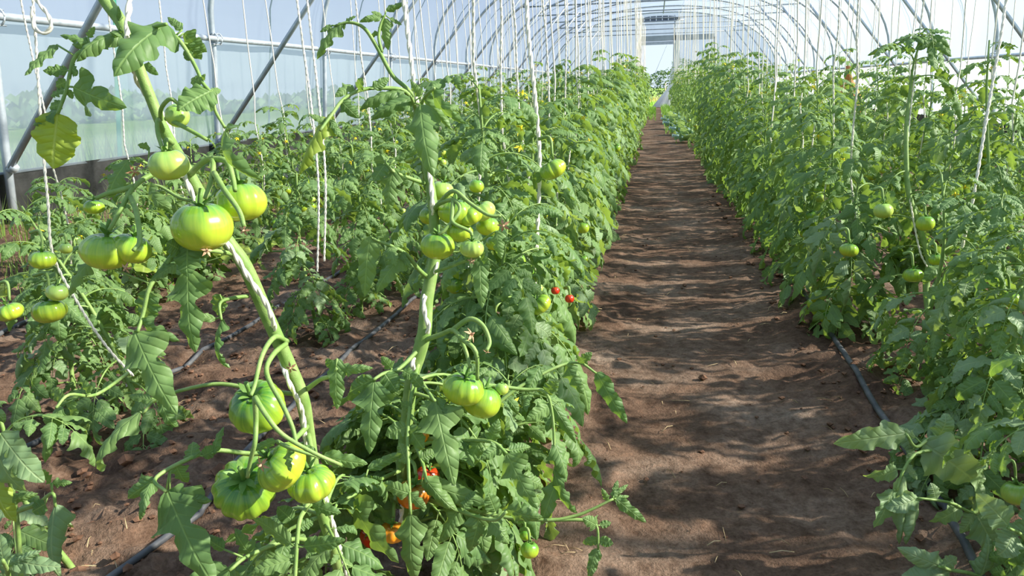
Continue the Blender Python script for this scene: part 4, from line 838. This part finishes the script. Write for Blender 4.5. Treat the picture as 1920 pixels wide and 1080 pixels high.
fruits_on(p, [(1905, 925, 52, 1.75, 0, 'tom_pale', (0, 1, .1)), (1893, 562, 40, 2.3, 1, 'tom', (0, 1, .1))])
lr, _ = side_plant('dusty tomato plant in the lower right corner', .86, 1.60, .55, 514, 28, (.0, 0), .75, .25)
side_plant('tomato plant at the right edge with a leaning thick stem', 1.35, 2.15, .88, 515, 30, (.05, 0), .2, .27)
side_plant('broad tomato plant behind the dusty one on the right row', 1.02, 2.5, .74, 516, 34, (0, 0), .3, .27)
side_plant('tomato plant between the hose and the tall thin plant', .95, 2.8, .78, 517, 30, (0, 0), .25, .26)
C = 'leaf_curl'
scatter(p, [Vector((.80+.18*k/10, 2.05+.05*k/10, .05+.65*k/10)) for k in range(11)], 10, (.05, .6), .24, [(1590, 640, 1960, 1120)], 71, kinds=('mid', 'low'), curly=.85)
hleaf(p, [(1822, 850, 1.98), (1800, 822, 1.9), (1750, 820, 1.84), (1718, 838, 1.8), (1700, 815, 1.78)], 1.82, [(1698, 812, 1562, 832, 40, 'c', 0, .2, 0, C), (1732, 832, 1828, 905, 66, 'c', 1, 0, 0, C), (1740, 822, 1800, 852, 40, 'c', 2, 0, 0, C), (1712, 842, 1700, 870, 22, 'n', 0, 0, 0, C), (1716, 820, 1680, 800, 20, 'n', 1, 0, 0, C), (1760, 818, 1770, 775, 34, 'c', 3, 0, 0, C)], 3.2)
hleaf(p, [(1820, 880, 1.98), (1770, 848, 1.86), (1720, 850, 1.78), (1695, 880, 1.76), (1680, 920, 1.75)], 1.78, [(1682, 880, 1618, 892, 34, 'c', 3, 0, 0, C), (1694, 892, 1686, 1022, 44, 'c', 2, .1, 0, C), (1675, 918, 1638, 990, 36, 'c', 0, 0, 0, C), (1700, 872, 1720, 900, 20, 'n', 0, 0, 0, C)], 3)
hleaf(p, [(1830, 900, 1.98), (1830, 960, 1.82), (1780, 942, 1.76), (1722, 934, 1.74)], 1.77, [(1722, 934, 1658, 950, 28, 'c', 1, 0, 0, C), (1718, 940, 1698, 1022, 48, 'c', 2, 0, 0, C), (1755, 936, 1745, 905, 34, 'n', 1, 0, 0, C), (1800, 950, 1742, 978, 36, 'c', 3, .2, 0, C), (1825, 962, 1800, 1000, 40, 'n', 1, 0, 0, C), (1832, 965, 1876, 1055, 56, 'c', 0, 0, 0, C)], 3)
hleaf(lr, [(1910, 1180, 1.75), (1850, 1090, 1.68), (1780, 1068, 1.64), (1760, 1062, 1.62)], 1.65, [(1772, 1066, 1682, 1026, 52, 'n', 1, 0, 0, C), (1780, 1072, 1690, 1078, 44, 'c', 1, 0, 0, C), (1770, 1060, 1795, 1045, 30, 'r', 0, 0, 0, C), (1840, 1080, 1850, 1000, 54, 'c', 2, 0, 0, C), (1880, 1110, 1915, 1010, 60, 'n', 1, 0, 0, C)], 3.5)
hleaf(lr, [(1960, 1100, 1.6), (1920, 1010, 1.55), (1890, 990, 1.52)], 1.55, [(1890, 985, 1830, 925, 44, 'c', 0, 0, 0, C), (1900, 1000, 1870, 1040, 44, 'c', 1, 0, 0, C), (1925, 1000, 1920, 930, 40, 'n', 1, 0, 0, C)], 3.5)
# the string that is tied to the plant at the right edge
htwine([wire_top(1.42, 2.3), (1893, -20, 2.6), (1878, 60, 2.6), (1850, 220, 2.6), (1825, 370, 2.6), (1800, 480, 2.65)], .0046, 'thick white twine sloping down at the right edge of the photo')
htwine([wire_top(.98, 3.1), (1735, -20, 3.0), (1722, 80, 3.02), (1702, 260, 3.02), (1700, 330, 3.02), (1722, 460, 3.0), (1738, 500, 3.0)], .0034, 'white twine wound round the tall thin plant at the right')
# sprig over the path
hleaf(MH, [(760, 900, 1.56), (900, 960, 1.52), (1020, 975, 1.5), (1075, 968, 1.5), (1110, 955, 1.5), (1150, 935, 1.5)], 1.5, [(1150, 934, 1158, 900, 16, 'n', 0), (1155, 935, 1212, 980, 20, 'n', 0), (1145, 936, 1180, 930, 14, 'n', 1), (1140, 938, 1128, 915, 12, 'n', 1), (1150, 930, 1178, 908, 12, 'n', 0)], 3)
hleaf(MH, [(1020, 975, 1.5), (1090, 975, 1.5), (1118, 985, 1.5), (1122, 1030, 1.5)], 1.5, [(1120, 1028, 1104, 1085, 30, 'n', 0), (1122, 1012, 1092, 1018, 20, 'r', 0), (1124, 1012, 1150, 1020, 22, 'r', 0), (1120, 985, 1092, 970, 28, 'n', 1), (1125, 985, 1146, 980, 16, 'r', 0)], 3)
hleaf(MH, [(890, 800, 1.55), (960, 735, 1.57), (1040, 690, 1.6), (1085, 680, 1.62), (1118, 700, 1.62)], 1.6, [(1118, 698, 1176, 794, 30, 'n', 0, .3), (1060, 682, 1095, 740, 34, 'n', 1), (1010, 690, 985, 740, 36, 'n', 1), (1085, 680, 1110, 660, 26, 'n', 1)], 3)
hleaf(MH, [(900, 720, 1.5), (980, 730, 1.52), (1022, 735, 1.52), (1036, 780, 1.52), (1040, 850, 1.52), (1045, 900, 1.52)], 1.52, [(1040, 830, 1062, 905, 40, 'n', 5), (1045, 900, 1015, 985, 42, 'n', 1), (1030, 760, 985, 790, 40, 'n', 1), (1038, 760, 1080, 832, 34, 'n', 3), (1024, 735, 1045, 715, 26, 'r', 0), (1038, 880, 1082, 960, 36, 'n', 7)], 3)
# squash leaves by the left wall
sq = empty('squash_plant', (-2.9, 4.0, ground_z(-2.9, 4.0))); tag(sq, 'yellowing broad-leaved squash plant on the soil behind the nearest fruits', 'squash plant')
for k in range(22):
    a = k*2.4; rr = .08+.034*k; b = Vector((math.cos(a)*rr, math.sin(a)*rr*.8, .16+.10*RR.random()))
    V, Fc = tube(cat_pts([(0, 0, .02), (b.x*.6, b.y*.6, b.z*.9), b], 3), .005, 5); lo = mesh_obj('leaf', V, Fc, M['stem'], sq)
    obj_of('leaf_blade', leaflet_mesh('r', 0, 'leaf_pale' if k % 3 else 'leaf'), lo, b, rot=(RR.uniform(-.6, .2), RR.uniform(-.4, .4), a-1.57+RR.uniform(-.5, .5)), scale=.21)
# ------------------------------------------------------------------ rows
ORD = ['first', 'second', 'third', 'fourth', 'fifth', 'sixth', 'seventh', 'eighth', 'ninth', 'tenth']
rows = [  # name, x, first y, step, heights(near, far), leaves, fruits, tag
 ('row along the left edge of the path', -.47, 2.20, .42, (1.0, 1.42), 36, 'A'),
 ('second row left of the path', -1.50, 4.0, .44, (.92, 1.30), 28, 'B'),
 ('third row left of the path', -2.7, 3.2, .46, (.74, 1.22), 28, 'C'),
 ('row along the right edge of the path', .82, 3.45, .42, (.84, 1.46), 34, 'E'),
 ('second row right of the path', 1.85, 2.7, .44, (.88, 1.32), 30, 'Fr'),
 ('row near the right wall', 3.0, 3.2, .52, (.80, 1.2), 22, 'Gr'),
 ('low row near the left wall', -3.65, 4.3, .62, (.55, .95), 20, 'Dl')]
BAY = lambda y: 'beside the %s hoop' % (['second', 'third', 'fourth', 'fifth', 'sixth', 'seventh', 'eighth', 'ninth', 'tenth', 'eleventh', 'twelfth'][min(10, max(0, int(round((y-Y0)/SP))))])
seed = 1000
for nm, rx, y, st, (h0, h1), nl, key in rows:
    k = 0
    wx = rx-.06
    w = mesh_obj('support_wire', *tube([(wx, 1.9, BAR+.03), (wx, 20, BAR+.01), (wx, Y1-.4, BAR+.03)], .0025, 4), M['steel_dark']); tag(w, 'thin wire under the roof above the '+nm, 'wire')
    while y < {'A': 35, 'E': 35, 'B': 26, 'Fr': 26, 'C': 20, 'Gr': 20, 'Dl': 12}[key]:
        seed += 1; r = random.Random(seed); t = min(1, (y-2)/9)
        H = (h0+(h1-h0)*t)*r.uniform(.84, 1.2)
        lod = 0 if y < 3.0 else (1 if y < (12 if key in 'AE' else 9) else 2)
        if lod == 2: H *= r.uniform(.95, 1.08)
        if key == 'E' and y < 2.0: H = .80
        x = rx+r.uniform(-.05, .05)
        near = k < 8
        lab = ('%s whole tomato plant in the %s' % (ORD[k], nm)) if near else ('tomato plant of the %s, %s' % (nm, BAY(y)))
        if key == 'A' and near: lab = '%s tomato plant behind the two large ones, left of the path' % ORD[k]
        grp = None if near else 'distant tomato plants, '+nm+' '+BAY(y)
        fr = (r.choice([2, 3, 4]) if y < 14 else r.choice([1, 2])); cu = .55 if (key in ('E',) and y < 3) else (.22 if y < 4 else .05)
        n = nl if lod < 2 else (18 if key in 'AE' else 14)
        lean = (r.uniform(-.07, .07), r.uniform(-.1, .1))
        root, sp = plant(lab, grp, x, y, H, lod, seed, n, .30 if key != 'C' else .27, cu, lean, fr, r.choice([2, 3, 4]))
        # its twine
        if key != 'Dl' and not (key in ('C', 'B') and y < 3.0) and not (key == 'E' and y < 2.6):
            z0 = root.location.z; rad = .0040 if y < 6 else .0036
            slab = ('white twine of the %s plant, %s' % (ORD[k], nm)) if near else ('white twine over the %s, %s' % (nm, BAY(y)))
            if key == 'A' and near: slab = 'white twine of the %s tomato plant behind the two large ones' % ORD[k]
            for q in range(2 if (y > 20 and key == 'A') else 1):
                string(slab, None if near and not q else 'distant twines, '+nm+' '+BAY(y), (wx+r.uniform(-.10, .10), y+r.uniform(-.12, .12), BAR+.03), (x+lean[0]*.4, y+lean[1]*.4, z0+H*.35), rad, y < 4.2, seed=seed+q)
        y += st*r.uniform(.9, 1.1) if y < 15 else st*1.35; k += 1
# ------------------------------------------------------------------ far end, weeds, outside
def blades(n, fx, hmin, hmax, w, seed, seg=2):
    r = random.Random(seed); V, Fc = [], []
    for i in range(n):
        x, y, z = fx(r); h = r.uniform(hmin, hmax); a = r.uniform(0, 6.28); bx, by = math.cos(a)*h*r.uniform(.1, .55), math.sin(a)*h*r.uniform(.1, .55); wx, wy = -math.sin(a)*w, math.cos(a)*w; o = len(V)
        for k in range(seg): u = k/seg; V += [(x+bx*u*u-wx*(1-u), y+by*u*u-wy*(1-u), z+h*u), (x+bx*u*u+wx*(1-u), y+by*u*u+wy*(1-u), z+h*u)]
        V.append((x+bx, y+by, z+h*.93))
        for k in range(seg-1): Fc.append((o+2*k, o+2*k+1, o+2*k+3, o+2*k+2))
        Fc.append((o+2*seg-2, o+2*seg-1, o+2*seg))
    return V, Fc
def stuff(name, g, m, lab, cat='grass'): o = mesh_obj(name, *g, m, smooth=False, kind='stuff'); tag(o, lab, cat); return o
stuff('grass', blades(5200, lambda r: (lambda y: (-6.0-r.random()**1.5*2.2, y, -.04))(1.5+r.random()**1.3*24), .35, 1.05, .006, 1), M['grass'], 'tall meadow grass outside the left film wall')
stuff('dry_grass', blades(1500, lambda r: (-5.9-r.random()*2.0, 1.5+r.random()**1.3*20, -.04), .5, 1.25, .004, 2), M['dry_grass'], 'dry grass stalks outside the left film wall')
stuff('grass', blades(2600, lambda r: (6.0+r.random()*2.2, 6+r.random()**1.3*24, -.04), .35, .9, .006, 3), M['grass'], 'tall meadow grass outside the right film wall')
stuff('weeds', blades(5200, lambda r: (lambda x, y: (x, y, float(gz(x, y))))(-4.75+r.random()**1.4*1.7, 3.2+r.random()*11), .06, .34, .004, 4), M['grass'], 'grassy weeds growing at the foot of the left wall')
stuff('weeds', blades(1500, lambda r: (.34+.3*r.random()**1.5+.1*math.sin(r.random()*9), 15+22*r.random()**.6, 0), .05, .26, .010, 5), M['leaf_bright'], 'bright green weeds along the far right edge of the path')
stuff('weeds', blades(1300, lambda r: (-.30+.34*r.random()**1.4, 24+13*r.random()**.5, 0), .03, .14, .010, 6), M['leaf_bright'], 'low green weeds at the far left edge of the path')
stuff('grass', blades(2600, lambda r: (r.uniform(-2.5, 3.2), Y1+.2+r.random()*9.5, -.04), .08, .25, .02, 7), M['leaf_bright'], 'bright green grass outside the far doorway')
stuff('dry_grass', blades(1600, lambda r: (r.uniform(-5, 5), Y1+10+r.random()*2, -.04), .2, .5, .03, 8), M['dry_grass'], 'brown dead grass strip beyond the far doorway')
# hedge beyond the door
r = random.Random(3); V, Fc = [], []
for i in range(14000):
    x = r.uniform(-14, 16); y = Y1+13+r.uniform(0, 3); top = 1.75+.35*math.sin(x*1.1)+.5*(x > 1.0)*(x < 3); z = r.random()**.8*top; s = r.uniform(.05, .11); a = r.uniform(0, 6.28); t = r.uniform(-.8, .8); o = len(V)
    c, q = math.cos(a)*s, math.sin(a)*s; V += [(x-c, y-q, z), (x+q*.4, y-c*.4, z+s*t), (x+c, y+q, z+s*.6), (x-q*.4, y+c*.4, z-s*t)]; Fc.append((o, o+1, o+2, o+3))
o = mesh_obj('hedge', V, Fc, M['leaf_dark'], smooth=False, kind='stuff'); tag(o, 'dark green hedge in the field beyond the far doorway', 'hedge')
sx_, sy_ = .78, Y1+5; g = P(1247, 172, 43); o = mesh_obj('stake', *tube([(g.x, g.y, -.1), (g.x+.02, g.y, 1.1)], .035, 6), M['wood']); tag(o, 'pale wooden stake on the grass outside the doorway', 'stake')
# tree line far away on the left and right, seen through the film as a green haze
for sgn, lab in ((-1, 'distant tree belt left of the tunnel, blurred by the film'), (1, 'distant tree belt right of the tunnel, blurred by the film')):
    V, Fc = [], []; r = random.Random(11+sgn)
    for i in range(3200):
        x = sgn*(26+r.uniform(0, 5)); y = r.uniform(-10, 90); z = r.random()*(.9+.5*math.sin(y*.21)+.3*math.sin(y*.77)); s = r.uniform(.2, .45); a = r.uniform(0, 6.28); o = len(V)
        c, q = math.cos(a)*s, math.sin(a)*s; V += [(x-c, y-q, z), (x, y, z-s*.7), (x+c, y+q, z), (x, y, z+s*.8)]; Fc.append((o, o+1, o+2, o+3))
    o = mesh_obj('tree_belt', V, Fc, M['leaf_dark'], smooth=False, kind='stuff'); tag(o, lab, 'trees')
# cabbage-like blue leaves by the path
for k, (px, py, s) in enumerate(((1262, 222, .30), (1272, 232, .34), (1284, 243, .30), (1290, 258, .26), (1278, 214, .26))):
    g = G(px, py+10); cb = empty('cabbage', (g.x, g.y, 0)); tag(cb, ['small', 'largest', 'middle', 'nearest', 'farthest'][k]+' blue-green cabbage at the right edge of the far path', 'cabbage', 'cabbages')
    for j in range(9):
        a = j*2.4; e = .3+.09*j
        obj_of('leaf', leaflet_mesh('r', 0, 'leaf_blue'), cb, (math.cos(a)*.03, math.sin(a)*.03, .03+.012*j), rot=(e, 0, a-1.57), scale=s*1.5*(1-.04*j))
# black sheet lying by the door, and by the right wall
def heap(x, y, w, l, h, lab, seed, m='black_plastic'):
    nx, ny = 26, 16; A, B = np.meshgrid(np.linspace(-1, 1, nx), np.linspace(-1, 1, ny)); e = np.clip(1-A**4, 0, 1)*np.clip(1-B**4, 0, 1)
    Z_ = h*e*(.6+1.1*vnoise(A+5, B+5, seed, 2.6)+.8*vnoise(A+5, B+5, seed+1, 6)); rows_ = [[(x+A[i, j]*w/2, y+B[i, j]*l/2, float(gz(x, y))+max(.004, Z_[i, j])) for j in range(nx)] for i in range(ny)]
    o = grid_mesh('plastic_sheet', rows_, M[m]); tag(o, lab, 'plastic sheet'); return o
g = G(1292, 196); heap(g.x+.5, min(g.y, Y1-1.2), 2.0, 1.6, .45, 'black plastic sheet heaped right of the far doorway', 5)
heap(4.7, 11, .9, 9, .35, 'long black plastic sheet folded along the right wall', 8)
heap(-4.35, 8.6, .7, 6, .16, 'crumpled black plastic at the foot of the left wall', 12)
# orange sack hanging between the right rows
g = Yp(1587, 190, 9.0); s = bmesh.new(); bmesh.ops.create_uvsphere(s, u_segments=20, v_segments=14, radius=1)
for v in s.verts:
    k = v.co.z; v.co.x *= .15*(1.05-.25*k); v.co.y *= .13*(1.05-.25*k); v.co.z *= .24
    v.co += v.normal*.012*math.sin(v.co.x*60+v.co.z*30)
me = bpy.data.meshes.new('orange_sack'); s.to_mesh(me); s.free(); me.materials.append(M['orange_bag']); me.polygons.foreach_set('use_smooth', [True]*len(me.polygons))
o = obj_of('sack', me, loc=g); tag(o, 'orange sack hanging among the plants of the rows at the right', 'sack')
mesh_obj('neck', *tube([(0, 0, .22), (0, 0, .30), (.01, 0, .36)], [.05, .025, .045], 8), M['orange_bag'], o)
mesh_obj('hanging_cord', *tube([(0, 0, .30), (0, 0, BAR-g.z)], .004, 4), M['twine'], o)
